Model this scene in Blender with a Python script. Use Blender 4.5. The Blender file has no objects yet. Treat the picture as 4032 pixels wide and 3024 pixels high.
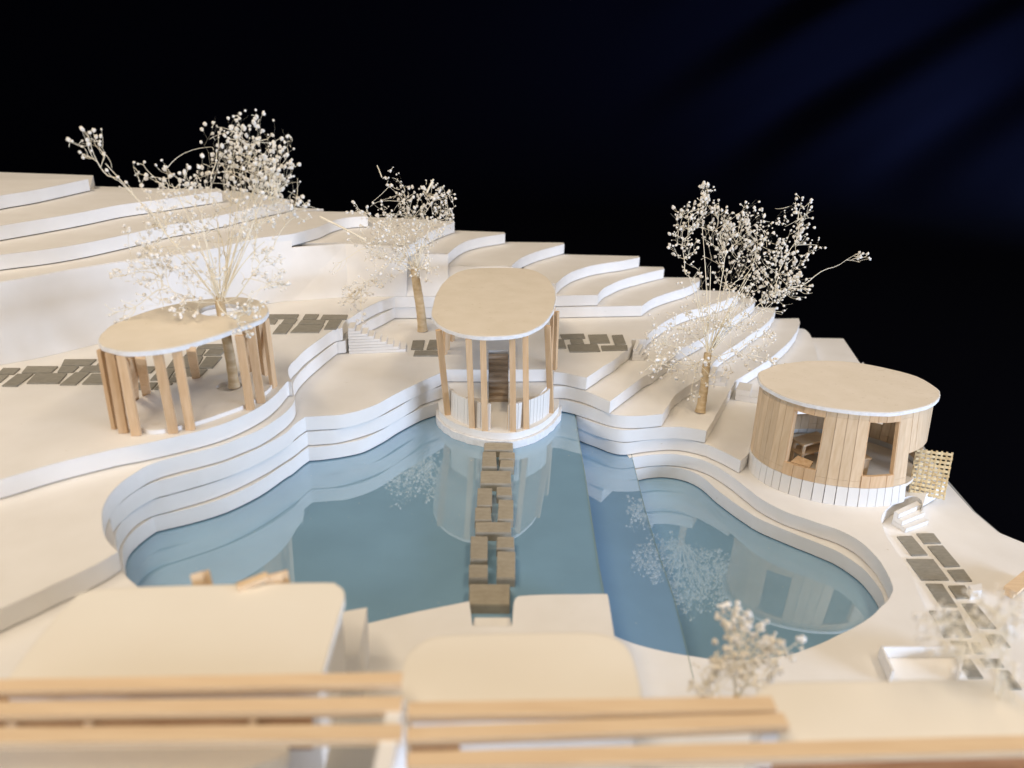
import bpy, bmesh, math, random
from mathutils import Vector, Matrix, noise
from mathutils.geometry import tessellate_polygon
random.seed(7)
S = bpy.context.scene
C = S.collection
S.unit_settings.system = 'METRIC'
S.unit_settings.scale_length = 0.01          # one unit is one centimetre of the cardboard model
T = 0.5                                      # one sheet of foam board
# ------------------------------------------------------------------ camera
F, PITCH, ROLL, H = 3000.0, math.radians(23), math.radians(2), 11.6
fw = Vector((0, math.cos(PITCH), -math.sin(PITCH)))
up0 = Vector((0, math.sin(PITCH), math.cos(PITCH))); rt0 = Vector((1, 0, 0))
rt = rt0*math.cos(ROLL) + up0*math.sin(ROLL)
up = -rt0*math.sin(ROLL) + up0*math.cos(ROLL)
EYE = Vector((0, 0, H))
cam = bpy.data.cameras.new('camera'); co = bpy.data.objects.new('camera', cam); C.objects.link(co)
co.matrix_world = Matrix(((rt.x, up.x, -fw.x, EYE.x), (rt.y, up.y, -fw.y, EYE.y), (rt.z, up.z, -fw.z, EYE.z), (0, 0, 0, 1)))
cam.sensor_width = 36; cam.lens = F/4032*36; cam.clip_start = 0.05; cam.clip_end = 1000
cam.dof.use_dof = True; cam.dof.focus_distance = 26.5; cam.dof.aperture_fstop = cam.lens*1e-3/0.175
S.camera = co
def at(u, v, z):                             # survey point of the photo on the plane at height z -> place in the model
    d = fw + rt*((u-2016)/F) - up*((v-1512)/F)
    p = EYE + d*((z-H)/d.z); return Vector((p.x, p.y, z))
def deep(u, v, dep):
    return EYE + (fw + rt*((u-2016)/F) - up*((v-1512)/F))*dep
def proj(p):
    d = p-EYE; z = d.dot(fw); return (2016+F*d.dot(rt)/z, 1512-F*d.dot(up)/z)
def depth_of(p): return (p-EYE).dot(fw)
VW = {'O': (0, 0, 4032/2212), 'A': (0, 1000, 1200/2212), 'B': (200, 400, 1200/2212), 'C': (1100, 600, 1200/2212), 'D': (1600, 900, 900/1659),
      'F': (2800, 1200, 1200/2212), 'G': (3232, 1900, 800/1659), 'H': (2200, 1600, 1400/2212), 'I': (1500, 1650, 900/1659),
      'J': (0, 1700, 1500/2212), 'K': (0, 2200, 1600/2212), 'L': (1400, 2400, 1400/2212), 'M': (2600, 2300, 1432/2212),
      'a': (0, 600, 800/2212), 'b': (1000, 700, 600/2212), 'c': (1000, 1300, 800/2212), 'd': (2100, 1400, 800/2212),
      'e': (2500, 1600, 600/2212), 'g': (2500, 1150, 800/2212), 'h': (2000, 900, 800/2212), 'i': (1300, 1100, 600/2212)}
def px(view, x, y):
    a, b, s = VW[view]; return (a+x*s, b+y*s)
def L(view, *pts):                           # survey notes taken in enlarged views
    return [px(view, x, y) for x, y in pts]
def W(pts, z): return [at(u, v, z) for u, v in pts]
def smooth(pts, n=4):                        # Catmull-Rom through the points
    if len(pts) < 3: return list(pts)
    out = []
    for i in range(len(pts)-1):
        p0 = pts[max(i-1, 0)]; p1 = pts[i]; p2 = pts[i+1]; p3 = pts[min(i+2, len(pts)-1)]
        for k in range(n):
            t = k/n; t2 = t*t; t3 = t2*t
            out.append(0.5*((2*p1)+(-p0+p2)*t+(2*p0-5*p1+4*p2-p3)*t2+(-p0+3*p1-3*p2+p3)*t3))
    out.append(pts[-1]); return out
def closed(pts, n=4):
    m = len(pts); out = []
    for i in range(m):
        p0, p1, p2, p3 = pts[i-1], pts[i], pts[(i+1) % m], pts[(i+2) % m]
        for k in range(n):
            t = k/n; t2 = t*t; t3 = t2*t
            out.append(0.5*((2*p1)+(-p0+p2)*t+(2*p0-5*p1+4*p2-p3)*t2+(-p0+3*p1-3*p2+p3)*t3))
    return out
# ------------------------------------------------------------------ materials
def mat(name, col, rough=.8, build=None, spec=.3, bev=0):
    m = bpy.data.materials.new(name); m.use_nodes = True
    n = m.node_tree; b = n.nodes['Principled BSDF']
    b.inputs['Base Color'].default_value = (*col, 1); b.inputs['Roughness'].default_value = rough
    b.inputs['Specular IOR Level'].default_value = spec
    if bev:
        bv = n.nodes.new('ShaderNodeBevel'); bv.inputs['Radius'].default_value = bev; bv.samples = 3
        n.links.new(bv.outputs[0], b.inputs['Normal'])
        m['bev'] = 1
    if build: build(n, b)
    return m
def grain(c1, c2, scale, stretch=(1, 1, 1), bump=.02, detail=6, lo=.3, hi=.7, spots=None):
    def f(n, b):
        N = n.nodes.new; K = n.links.new
        tc = N('ShaderNodeTexCoord'); mp = N('ShaderNodeMapping'); mp.inputs['Scale'].default_value = stretch
        K(tc.outputs['Object'], mp.inputs['Vector'])
        nz = N('ShaderNodeTexNoise'); nz.inputs['Scale'].default_value = scale; nz.inputs['Detail'].default_value = detail
        K(mp.outputs[0], nz.inputs['Vector'])
        r = N('ShaderNodeValToRGB'); r.color_ramp.elements[0].position = lo; r.color_ramp.elements[1].position = hi
        r.color_ramp.elements[0].color = (*c1, 1); r.color_ramp.elements[1].color = (*c2, 1)
        K(nz.outputs['Fac'], r.inputs[0]); out = r.outputs[0]
        if spots:                            # little fibres and specks pressed into the board
            sc, col, th, st = spots
            m2 = N('ShaderNodeMapping'); m2.inputs['Scale'].default_value = st; K(tc.outputs['Object'], m2.inputs['Vector'])
            n2 = N('ShaderNodeTexNoise'); n2.inputs['Scale'].default_value = sc; n2.inputs['Detail'].default_value = 2
            K(m2.outputs[0], n2.inputs['Vector'])
            r2 = N('ShaderNodeValToRGB'); r2.color_ramp.elements[0].position = th; r2.color_ramp.elements[1].position = th+.05
            r2.color_ramp.elements[0].color = (0, 0, 0, 1); r2.color_ramp.elements[1].color = (1, 1, 1, 1)
            K(n2.outputs['Fac'], r2.inputs[0])
            mx = N('ShaderNodeMixRGB'); K(r2.outputs[0], mx.inputs[0]); K(out, mx.inputs[1]); mx.inputs[2].default_value = (*col, 1)
            out = mx.outputs[0]
        at_ = N('ShaderNodeAttribute'); at_.attribute_name = 'tint'
        mu = N('ShaderNodeMixRGB'); mu.blend_type = 'MULTIPLY'; mu.inputs[0].default_value = 1
        K(out, mu.inputs[1])
        ad = N('ShaderNodeMath'); ad.operation = 'SUBTRACT'; ad.inputs[0].default_value = 1; K(at_.outputs['Fac'], ad.inputs[1])
        K(ad.outputs[0], mu.inputs[2]); K(mu.outputs[0], b.inputs['Base Color'])
        if bump:
            bp = N('ShaderNodeBump'); bp.inputs['Strength'].default_value = .35; bp.inputs['Distance'].default_value = bump
            K(nz.outputs['Fac'], bp.inputs['Height'])
            if b.inputs['Normal'].links: K(b.inputs['Normal'].links[0].from_socket, bp.inputs['Normal'])
            K(bp.outputs[0], b.inputs['Normal'])
    return f
PAPER = mat('paper', (.82, .8, .77), .75, grain((.815, .795, .76), (.865, .85, .825), .9, bump=.012, detail=8, spots=(5, (.6, .54, .46), .76, (1, 2.3, 1.3))), bev=.02)
WALLP = mat('wall_paper', (.82, .8, .77), .75, grain((.80, .775, .735), (.85, .83, .80), .9, bump=.012, detail=8))
CARD = mat('roof_card', (.76, .68, .56), .85, grain((.78, .71, .59), (.84, .77, .66), 1.3, bump=.01, detail=9, spots=(9, (.56, .47, .35), .70, (.5, 1.6, 1))), bev=.02)
PALE = mat('pale_card', (.8, .73, .63), .85, grain((.78, .71, .60), (.83, .76, .66), 1.6, bump=.01, detail=9, spots=(11, (.55, .47, .36), .69, (.45, 2.2, 1))), bev=.02)
EDGE = mat('white_edge', (.82, .82, .82), .8, grain((.74, .74, .74), (.86, .86, .86), 6, bump=.06))
WOOD = mat('basswood', (.68, .49, .31), .65, grain((.64, .42, .23), (.78, .56, .35), 2.2, (5, 5, .5), .01, lo=.25, hi=.75))
WOODX = mat('basswood_lengthwise', (.68, .47, .27), .6, grain((.73, .53, .33), (.86, .67, .45), 2.2, (.35, 6, 6), .01, lo=.25, hi=.75))
VEN = mat('veneer', (.7, .52, .37), .7, grain((.68, .49, .30), (.80, .62, .42), 2.6, (4, 4, .6), .01, lo=.25, hi=.75))
GREY = mat('greyboard', (.27, .25, .21), .9, grain((.26, .245, .205), (.335, .315, .265), 5, (1, 3, 1), .01))
TAPE = mat('masking_tape', (.62, .47, .28), .6, grain((.52, .38, .21), (.68, .54, .35), 3, (1, 1, 3), .02))
STRAW = mat('woven_straw', (.78, .62, .36), .6, grain((.66, .48, .24), (.84, .70, .44), 6, (1, 1, 1), .02))
TWIG = mat('dried_stem', (.80, .70, .48), .6, grain((.80, .72, .54), (.90, .84, .70), 4, bump=0))
BUD = mat('dried_blossom', (.86, .82, .74), .8, grain((.84, .77, .64), (.93, .91, .87), 1.5, bump=0))
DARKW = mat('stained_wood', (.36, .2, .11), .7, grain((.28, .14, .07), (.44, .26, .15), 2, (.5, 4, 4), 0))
def waterb(n, b):
    N = n.nodes.new; K = n.links.new
    tc = N('ShaderNodeTexCoord'); nz = N('ShaderNodeTexNoise'); nz.inputs['Scale'].default_value = .5; nz.inputs['Detail'].default_value = 8
    K(tc.outputs['Object'], nz.inputs['Vector'])
    r = N('ShaderNodeValToRGB'); r.color_ramp.elements[0].position = .3; r.color_ramp.elements[1].position = .7
    c = b.inputs['Base Color'].default_value
    r.color_ramp.elements[0].color = (c[0]*.94, c[1]*.94, c[2]*.94, 1); r.color_ramp.elements[1].color = (c[0]*1.05, c[1]*1.05, c[2]*1.05, 1)
    K(nz.outputs['Fac'], r.inputs[0])
    n2 = N('ShaderNodeTexNoise'); n2.inputs['Scale'].default_value = 7; n2.inputs['Detail'].default_value = 1   # dust on the pane
    K(tc.outputs['Object'], n2.inputs['Vector'])
    r2 = N('ShaderNodeValToRGB'); r2.color_ramp.elements[0].position = .765; r2.color_ramp.elements[1].position = .79
    r2.color_ramp.elements[0].color = (0, 0, 0, 1); r2.color_ramp.elements[1].color = (.5, .5, .5, 1)
    K(n2.outputs['Fac'], r2.inputs[0])
    mx = N('ShaderNodeMixRGB'); K(r2.outputs[0], mx.inputs[0]); K(r.outputs[0], mx.inputs[1]); mx.inputs[2].default_value = (.5, .55, .55, 1)
    K(mx.outputs[0], b.inputs['Base Color'])
    b.inputs['IOR'].default_value = 1.75; b.inputs['Coat Weight'].default_value = 1; b.inputs['Coat IOR'].default_value = 1.7; b.inputs['Coat Roughness'].default_value = 0
WATER = mat('blue_pane', (.235, .405, .56), .0, waterb, spec=.5)
WATER2 = mat('blue_pane_deep', (.215, .37, .545), .0, waterb, spec=.5)
GLASS = mat('pane_edge', (.20, .29, .27), .1, spec=.6)
CLOTH = mat('black_cloth', (.0005, .0006, .0021), .95, spec=.03)
# ------------------------------------------------------------------ helpers
def link(name, me, m, parent=None):
    o = bpy.data.objects.new(name, me); C.objects.link(o)
    if m: me.materials.append(m)
    if parent:
        o.parent = parent; o.matrix_parent_inverse = Matrix.Identity(4)
        o.location = -Vector(parent.location)
    return o
def tag(o, label=None, cat=None, group=None, kind=None):
    if label: o['label'] = label
    if cat: o['category'] = cat; o['kind'] = 'thing'
    if group: o['group'] = group
    if kind: o['kind'] = kind
    return o
def empty(name, loc, label, cat, group=None):
    o = bpy.data.objects.new(name, None); C.objects.link(o); o.location = loc; o.empty_display_size = .2
    return tag(o, label, cat, group)
class MB:
    def __init__(s): s.v = []; s.f = []; s.t = []; s.ft = []
    def add(s, vs, fs, tint=0.0):
        b = len(s.v); s.v += [tuple(v) for v in vs]; s.t += [tint]*len(vs); s.f += [tuple(b+i for i in f) for f in fs]
    def prism(s, bot, top, tint=0.0):       # two rings of the same length
        n = len(bot); s_ = list(bot)+list(top)
        ar = sum(bot[i].x*bot[(i+1) % n].y-bot[(i+1) % n].x*bot[i].y for i in range(n))
        if ar < 0: bot = list(bot)[::-1]; top = list(top)[::-1]; s_ = list(bot)+list(top)
        fs = [(i, (i+1) % n, n+(i+1) % n, n+i) for i in range(n)]
        if n == 4: fs += [(3, 2, 1, 0), (4, 5, 6, 7)]
        else:
            for ring, off, flip in ((bot, 0, True), (top, n, False)):
                for t in tessellate_polygon([[Vector((p.x, p.y, 0)) for p in ring]]):
                    a, b_, c = t
                    P, Q, R = ring[a], ring[b_], ring[c]
                    cr = (Q.x-P.x)*(R.y-P.y)-(Q.y-P.y)*(R.x-P.x)
                    if (cr < 0) != flip: a, c = c, a
                    fs.append((a+off, b_+off, c+off))
        s.add(s_, fs, tint)
    def slab(s, ring, z0, z1, tint=0.0):
        s.prism([Vector((p.x, p.y, z0)) for p in ring], [Vector((p.x, p.y, z1)) for p in ring], tint)
    def bar(s, p, q, w, h, side=None, tint=0.0):
        p = Vector(p); q = Vector(q); d = (q-p).normalized()
        side = Vector(side) if side else (d.cross(Vector((0, 0, 1))) if abs(d.z) < .9 else Vector((1, 0, 0)))
        side = (side-d*side.dot(d)).normalized(); o = d.cross(side)
        ring = lambda c: [c+side*(a*w/2)+o*(b*h/2) for a, b in ((-1, -1), (1, -1), (1, 1), (-1, 1))]
        s.add(ring(p)+ring(q), [(0, 1, 2, 3), (7, 6, 5, 4), (0, 4, 5, 1), (1, 5, 6, 2), (2, 6, 7, 3), (3, 7, 4, 0)], tint)
    def tube(s, pts, rs, k=5, tint=0.0, caps=True):
        n = len(pts); vs = []; ref = Vector((.3, .2, 1)).normalized()
        for i, p in enumerate(pts):
            d = (pts[min(i+1, n-1)]-pts[max(i-1, 0)])
            d = d.normalized() if d.length > 1e-9 else Vector((0, 0, 1))
            a = d.cross(ref)
            if a.length < .05: a = d.cross(Vector((1, 0, 0)))
            a.normalize(); b = d.cross(a); r = rs[i] if isinstance(rs, (list, tuple)) else rs
            vs += [p+(a*math.cos(2*math.pi*j/k)+b*math.sin(2*math.pi*j/k))*r for j in range(k)]
        fs = [(i*k+j, i*k+(j+1) % k, (i+1)*k+(j+1) % k, (i+1)*k+j) for i in range(n-1) for j in range(k)]
        if caps: fs += [tuple(range(k))[::-1], tuple((n-1)*k+j for j in range(k))]
        s.add(vs, fs, tint)
    def build(s, name, m, parent=None, sm=None):
        me = bpy.data.meshes.new(name); me.from_pydata(s.v, [], s.f); me.update()
        bm = bmesh.new(); bm.from_mesh(me); bmesh.ops.recalc_face_normals(bm, faces=bm.faces); bm.to_mesh(me); bm.free()
        if any(s.t):
            at_ = me.attributes.new('tint', 'FLOAT', 'POINT'); at_.data.foreach_set('value', s.t)
        if sm:
            me.polygons.foreach_set('use_smooth', [True]*len(me.polygons)); me.set_sharp_from_angle(angle=math.radians(sm))
        return link(name, me, m, parent)
def wob(ring, a=.012, f=3.0):                # hand-cut edges are never perfectly fair
    return [Vector((p.x+a*noise.noise(Vector((p.x*f, p.y*f, p.z*7))), p.y+a*noise.noise(Vector((p.y*f, p.x*f, 5+p.z*7))), p.z)) for p in ring]
def board(name, ring, ztop, th=T-.036, m=PAPER, kind='structure', a=.018):
    mb = MB(); mb.slab(wob([p+Vector((0, 0, ztop)) for p in [Vector((q.x, q.y, 0)) for q in ring]], a, 1.7), ztop-th, ztop)
    o = mb.build(name, m, None, 38); tag(o, kind=kind); return o
def V2(x, y, z=0): return Vector((x, y, z))
# ------------------------------------------------------------------ terraces
YB = 36.5
def seg(z, *parts):                          # each part smoothed by itself: corners between them stay sharp
    out = []
    for p in parts:
        w = smooth(W(p, z)) if len(p) > 2 else W(p, z)
        if out and (out[-1]-w[0]).length < .02: w = w[1:]
        out += w
    return out
BL = [V2(-32, YB), V2(-32, 10)]
def stair_notch(z, y1, y0):
    return [at(*px('D', 597, y1), z), at(*px('D', 597, y0), z), at(*px('D', 742, y0), z), at(*px('D', 742, y1), z)]
# level 5: upper terrace with the left pavilion, and the step right of the central pavilion
z = 2.5
l5 = W(L('A', (-500, 1730)), z)+seg(z, L('A', (0, 1640), (400, 1520), (800, 1425), (1000, 1385), (1300, 1320), (1600, 1240), (1850, 1130), (2000, 1020), (2080, 930))+L('c', (405, 560), (380, 490), (375, 430), (400, 370), (460, 310), (560, 215), (700, 110))
    + L('i', (40, 740), (150, 712))) + seg(z, L('i', (175, 700), (190, 640), (240, 590), (330, 540), (480, 440), (700, 330), (935, 250)))
l5 += W(L('h', (200, 738), (980, 722)), z) + seg(z, L('h', (980, 722), (1030, 660), (1120, 610), (1250, 555), (1450, 500), (1600, 462), (1700, 440)))
l5 += W(L('h', (1690, 418), (1440, 412)), z)+[V2(2, YB)]+BL
board('terrace', l5, z)
z = 2.0
l4 = [V2(-24, 10)]+W(L('J', (-600, 1310), (0, 1030)), z)
l4 += seg(z, L('J', (0, 1030), (330, 880), (560, 770), (685, 698))) + seg(z, L('J', (685, 697), (630, 640), (603, 580), (592, 500), (603, 430), (640, 360), (710, 290), (800, 230), (880, 187), (1000, 150), (1250, 88), (1400, 34))
    + L('c', (20, 1105), (150, 1035), (300, 930), (400, 840), (435, 780), (440, 720), (427, 640), (430, 570), (470, 500), (560, 400), (700, 280), (880, 140), (920, 124), (995, 116)))
l4 += seg(z, L('i', (220, 893), (330, 780), (560, 600), (700, 530), (940, 407))) + W(L('h', (200, 862), (1467, 840)), z)
l4 += seg(z, L('h', (1467, 840), (1530, 790), (1620, 745), (1800, 685), (1950, 640), (2095, 568)))+W(L('h', (2085, 535), (1720, 530)), z)+[V2(4, YB)]+[V2(-32, YB), V2(-32, 10)]
board('terrace', l4, z)
z = 1.5
pool3 = L('J', (785, 885), (715, 822), (690, 740), (686, 660), (700, 560)) 
l3 = [V2(-24, 5)]+[V2(-7.2, 9.5)]+W(L('J', (860, 960), (785, 885)), z)+seg(z, L('J', (785, 885), (715, 822), (688, 720), (660, 600), (640, 500), (655, 465), (700, 415), (780, 350), (880, 297), (1000, 265), (1250, 195), (1450, 120), (1650, 14))
    + L('c', (440, 1030), (560, 945))) + seg(z, L('c', (560, 945), (700, 935), (900, 925), (1050, 900), (1200, 860), (1350, 800), (1500, 720), (1650, 640), (1800, 570), (2020, 470)) + L('D', (290, 1022)))
l3 += W(L('D', (597, 1024)), z)+stair_notch(z, 1024, 885)[1:]+W(L('D', (1030, 1022)), z)
l3 += seg(z, L('d', (225, 180), (350, 190), (480, 222), (583, 240)))+seg(z, L('d', (583, 240), (700, 160), (800, 95), (930, 15))+L('h', (1230, 1365), (1310, 1310), (1345, 1270), (1345, 1230)))
l3 += seg(z, L('h', (1348, 1205), (1490, 1203), (1520, 1160), (1600, 1090), (1750, 990), (1950, 900))+L('g', (800, 150), (1000, 85), (1130, 30)))+W(L('g', (1110, 0), (1000, -10)), z)+[V2(6, YB), V2(-32, YB)]
board('terrace', l3, z)
z = 1.0
l2 = [V2(-24, 4.6)]+[V2(-6.8, 9.1)]+seg(z, L('J', (840, 960), (700, 790), (672, 640), (680, 570), (720, 505), (790, 440), (880, 397), (1000, 365), (1250, 292), (1500, 180), (1700, 60))
    + L('c', (500, 1160), (580, 1105))) + seg(z, L('c', (580, 1105), (700, 1100), (900, 1080), (1100, 1035), (1300, 970), (1500, 880), (1700, 760), (1850, 670), (2045, 610)) + L('D', (290, 1125)))
l2 += W(L('D', (380, 1215), (597, 1240)), z)+[at(*px('D', 597, 960), z), at(*px('D', 742, 960), z)]+W(L('D', (742, 1240), (960, 1215), (1035, 1130)), z)
l2 += seg(z, L('d', (225, 335), (330, 335), (450, 355), (600, 400), (720, 450), (838, 500)))+seg(z, L('d', (838, 500), (900, 450), (1050, 340), (1200, 230))+L('g', (194, 871), (262, 825), (300, 790)))
l2 += seg(z, L('g', (440, 700), (460, 645), (560, 590), (700, 520), (900, 400), (1100, 260), (1250, 160), (1310, 105)))+W(L('g', (1300, 70), (1150, 60)), z)+[V2(8, YB), V2(-32, YB)]
board('terrace', l2, z)
z = .5
l1 = [V2(-24, 4.2)]+[V2(-6.4, 8.7)]+seg(z, L('J', (850, 1000), (760, 900), (722, 800), (712, 740), (715, 680), (740, 620), (800, 560), (880, 502), (920, 487), (1100, 445), (1300, 385), (1500, 290), (1650, 190))
    + L('c', (400, 1420), (500, 1340), (590, 1275))) + seg(z, L('c', (590, 1275), (750, 1265), (1000, 1230), (1200, 1180), (1400, 1080), (1600, 960), (1800, 860), (2000, 790), (2060, 765)) + L('D', (330, 1200)))
l1 += W(L('D', (500, 1250), (850, 1250), (1060, 1200)), z)
l1 += seg(z, L('d', (250, 470), (400, 495), (550, 540), (700, 590), (850, 635), (1000, 655), (1200, 655), (1410, 635)))+seg(z, L('d', (1410, 635), (1480, 530), (1540, 440), (1640, 360))+L('g', (540, 1045), (640, 990), (740, 940)))
l1 += seg(z, L('g', (800, 840), (860, 765), (960, 665), (1100, 575), (1280, 450), (1400, 370), (1480, 290), (1530, 205)))+W(L('g', (1520, 170), (1350, 165)), z)+[V2(10, YB), V2(-32, YB)]
# near shore piece of level 1 (south bank of the upper pool) is its own sheet
board('terrace', l1, z)
nb = W([(u*1.8228, v*1.8228) for u, v in ((560, 1392), (640, 1378), (800, 1346), (900, 1322), (1014, 1299))], z)
nb += W([(u*1.8228, v*1.8228) for u, v in ((1020, 1352), (1106, 1352), (1109, 1303))], z)+seg(z, [(u*1.8228, v*1.8228) for u, v in ((1109, 1303), (1115, 1291), (1132, 1287), (1220, 1284), (1300, 1283), (1313, 1285))])
nb += W([(u*1.8228, v*1.8228) for u, v in ((1313, 1285), (1327, 1372), (1345, 1480))], z)+[V2(2.3, 3), V2(-24, 3), V2(-24, 4.1), V2(-7, 8.6)]
board('terrace', nb, z)
# levels 0 and -1 on the right bank
z = 0.0
s0 = W(L('d', (468, 645)), z)+seg(z, L('d', (468, 648), (600, 708), (800, 778), (960, 808), (1100, 806), (1300, 785), (1550, 775), (1700, 788), (1885, 820)))
s0 += seg(z, L('d', (1885, 820), (1960, 700), (2050, 540))+L('g', (980, 1170), (1040, 1060), (1075, 1010)))+seg(z, L('g', (1085, 980), (1110, 955), (1200, 900), (1330, 820), (1450, 740), (1560, 650), (1680, 540), (1760, 430), (1800, 330)))
s0 += W(L('g', (1780, 285), (1540, 290)), z)+[V2(-2, YB), V2(-2, 27.6), V2(s0[0].x-.05, 27.5)]
board('terrace', s0, z)
z = -.5
s1 = W(L('d', (486, 780)), z)+seg(z, L('d', (488, 792), (600, 835), (700, 870), (850, 930), (1000, 952), (1200, 925), (1500, 900), (1700, 920), (1880, 965))+L('e', (1100, 575), (1300, 665), (1540, 790)))
s1 += seg(z, L('e', (1540, 790), (1640, 690), (1730, 540)))+[at(3300, 1500, z)]+seg(z, L('F', (800, 520), (760, 330), (725, 230), (690, 185), (655, 172)))+W(L('F', (600, 175)), z)+[V2(-2, YB), V2(-2, 27.7), V2(s1[0].x-.05, 27.6)]
board('terrace', s1, z)
# ground around the lower pool
z = -1.0
rimfar = L('H', (440, 322), (470, 315), (600, 299), (720, 297), (850, 320), (960, 362), (1070, 430), (1160, 500), (1250, 570), (1400, 650), (1600, 722), (1750, 772), (1880, 845), (1980, 940), (2050, 1050), (2082, 1120))
rimnear = L('G', (590, 880), (550, 955), (490, 1018), (400, 1100), (280, 1180), (150, 1243), (0, 1315))+[(u*1.8228, v*1.8228) for u, v in ((1700, 1415), (1620, 1425), (1540, 1424), (1450, 1410), (1370, 1390), (1300, 1360))]
trench_l = L('G', (830, 200), (815, 140), (760, 112), (690, 120), (570, 185), (505, 265), (500, 330), (520, 400), (570, 490), (630, 580), (700, 690), (760, 800), (820, 960), (880, 1080), (960, 1230), (1050, 1380), (1150, 1520), (1260, 1700))
gr = seg(z, rimfar)+seg(z, rimnear)+[V2(1.2, 13.5), V2(0, 3), V2(9, 3)]
gr += seg(z, trench_l[::-1])
gr += W(L('F', (1560, 1375), (1640, 1330), (1700, 1285), (1075, 415), (960, 245), (735, 240)), z)+[V2(12, YB), V2(3.6, 26.0)]
board('ground', gr, z)
z = -1.5
rim2 = L('H', (455, 405), (480, 395), (560, 377), (680, 372), (800, 395), (900, 445), (1000, 530), (1130, 625), (1250, 700), (1400, 765), (1600, 845), (1750, 910), (1880, 1000), (1960, 1085), (2010, 1160), (2030, 1225))
rim2n = L('G', (560, 960), (500, 1020), (400, 1105), (280, 1190), (150, 1250), (0, 1330))+[(u*1.8228, v*1.8228+18) for u, v in ((1700, 1415), (1620, 1425), (1540, 1424), (1450, 1410), (1370, 1390), (1300, 1370))]
g2 = seg(z, rim2)+seg(z, rim2n)+[V2(1.1, 13.3), V2(-.1, 2.8), V2(28, 2.8)]+W(L('G', (1659, 495), (1450, 408), (1240, 232), (1030, 0)), z)+[at(*px('F', 1100, 415), z)]+[V2(14, 30), V2(3.9, 25.8)]
board('ground', g2, z)
base = [V2(-33, 2), V2(33, 2)]+W(L('G', (1750, 530), (1480, 425), (1262, 238), (1040, -15)), -2.2)+[at(*px('F', 1130, 440), -2.2), V2(15, YB+.3), V2(-33, YB+.3)]
tag(board('ground', base, -2.2, .6, mat('base_board', (.35, .35, .34), .8)), kind='structure')
def WY(pts, z, dy=.16): return [p+Vector((0, dy, 0)) for p in W(pts, z)]
# high terraces behind
def back(name, ztop, front, rear):
    board(name, front+rear, ztop)
z = 3.0
back('terrace', z, WY(L('h', (250, 606), (470, 603)), z)+seg(z, L('h', (525, 600), (600, 532), (700, 472), (850, 420), (1000, 387), (1250, 350), (1435, 315))), W(L('h', (1425, 300)), z)+[V2(0, YB)])
z = 3.5
back('terrace', z, WY(L('C', (1000, 835), (1665, 830)), z)+seg(z, L('C', (1675, 830), (1750, 770), (1850, 727), (1950, 697), (2070, 665))), W(L('C', (2060, 655)), z)+[V2(-2, YB), V2(-12, YB)])
z = 4.0
back('terrace', z, WY(L('C', (940, 732), (1212, 740)), z)+seg(z, L('C', (1222, 740), (1270, 695), (1340, 652), (1450, 620), (1640, 590))), W(L('C', (1632, 580)), z)+[V2(-4, YB), V2(-14, YB)])
z = 4.5
back('terrace', z, WY(L('C', (0, 668), (480, 662), (890, 690)), z)+seg(z, L('C', (900, 690), (970, 660), (1030, 620), (1100, 575), (1180, 540), (1272, 510))), W(L('C', (1262, 503)), z)+[V2(-5, YB), V2(-24, YB)])
z = 5.0
WT = L('a', (-300, 1460), (0, 1418), (350, 1358), (700, 1290), (1200, 1210), (1500, 1170), (2212, 1075))+L('b', (0, 890), (548, 818))
back('terrace', z, [p+Vector((0, .16, 0)) for p in seg(z, WT[:-1])]+seg(z, L('b', (548, 818), (750, 765), (950, 708), (1100, 640), (1250, 597), (1400, 573), (1650, 558))), W(L('b', (1620, 498), (540, 482)), z)+[V2(-9, YB-1), V2(-30, YB), V2(-34, 20)])
z = 5.5
back('terrace', z, seg(z, L('a', (-300, 1160), (0, 1115), (500, 1058), (1000, 973), (1450, 876), (1800, 795), (2212, 725))+L('B', (1300, 810), (1550, 755), (1725, 722))), W(L('B', (1735, 712)), z)+[V2(-13, YB), V2(-36, YB), V2(-36, 24)])
z = 6.0
back('terrace', z, seg(z, L('a', (-300, 850), (0, 800), (400, 735), (900, 650), (1300, 572), (1700, 520))+[(740, 770), (873, 752)]), W([(865, 743)]+L('a', (1400, 396), (980, 398)), z)+[V2(-20, YB), V2(-38, YB), V2(-36, 26)])
z = 6.5
back('terrace', z, seg(z, L('a', (-300, 530), (0, 470), (300, 424), (600, 365), (960, 291))), W(L('a', (948, 280), (500, 290), (-100, 300)), z)+[V2(-40, 33)])
# leaning retaining wall between the upper terrace and the high ground
def resample(p, n):
    d = [0]
    for a, b in zip(p, p[1:]): d.append(d[-1]+(b-a).length)
    out = []; j = 0
    for k in range(n):
        t = d[-1]*k/(n-1)
        while j < len(p)-2 and d[j+1] < t: j += 1
        out.append(p[j].lerp(p[j+1], (t-d[j])/max(d[j+1]-d[j], 1e-6)))
    return out
def wallstrip(name, b, t, th, label, m=WALLP):
    n = 40; b = resample(b, n); t = resample(t, n); mb = MB(); vs = []
    off = Vector((-.25, 1, 0)).normalized()*th
    for p, q in zip(b, t): vs += [p, q, q+off, p+off]
    fs = []
    for i in range(n-1):
        for j in range(4): fs.append((i*4+j, i*4+(j+1) % 4, (i+1)*4+(j+1) % 4, (i+1)*4+j))
    fs += [(0, 1, 2, 3), tuple((n-1)*4+j for j in (3, 2, 1, 0))]
    mb.add(vs, fs); o = mb.build(name, m, None, 30); tag(o, label, 'wall'); return o
cpts = [(0, 590), (600, 590)]
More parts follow.
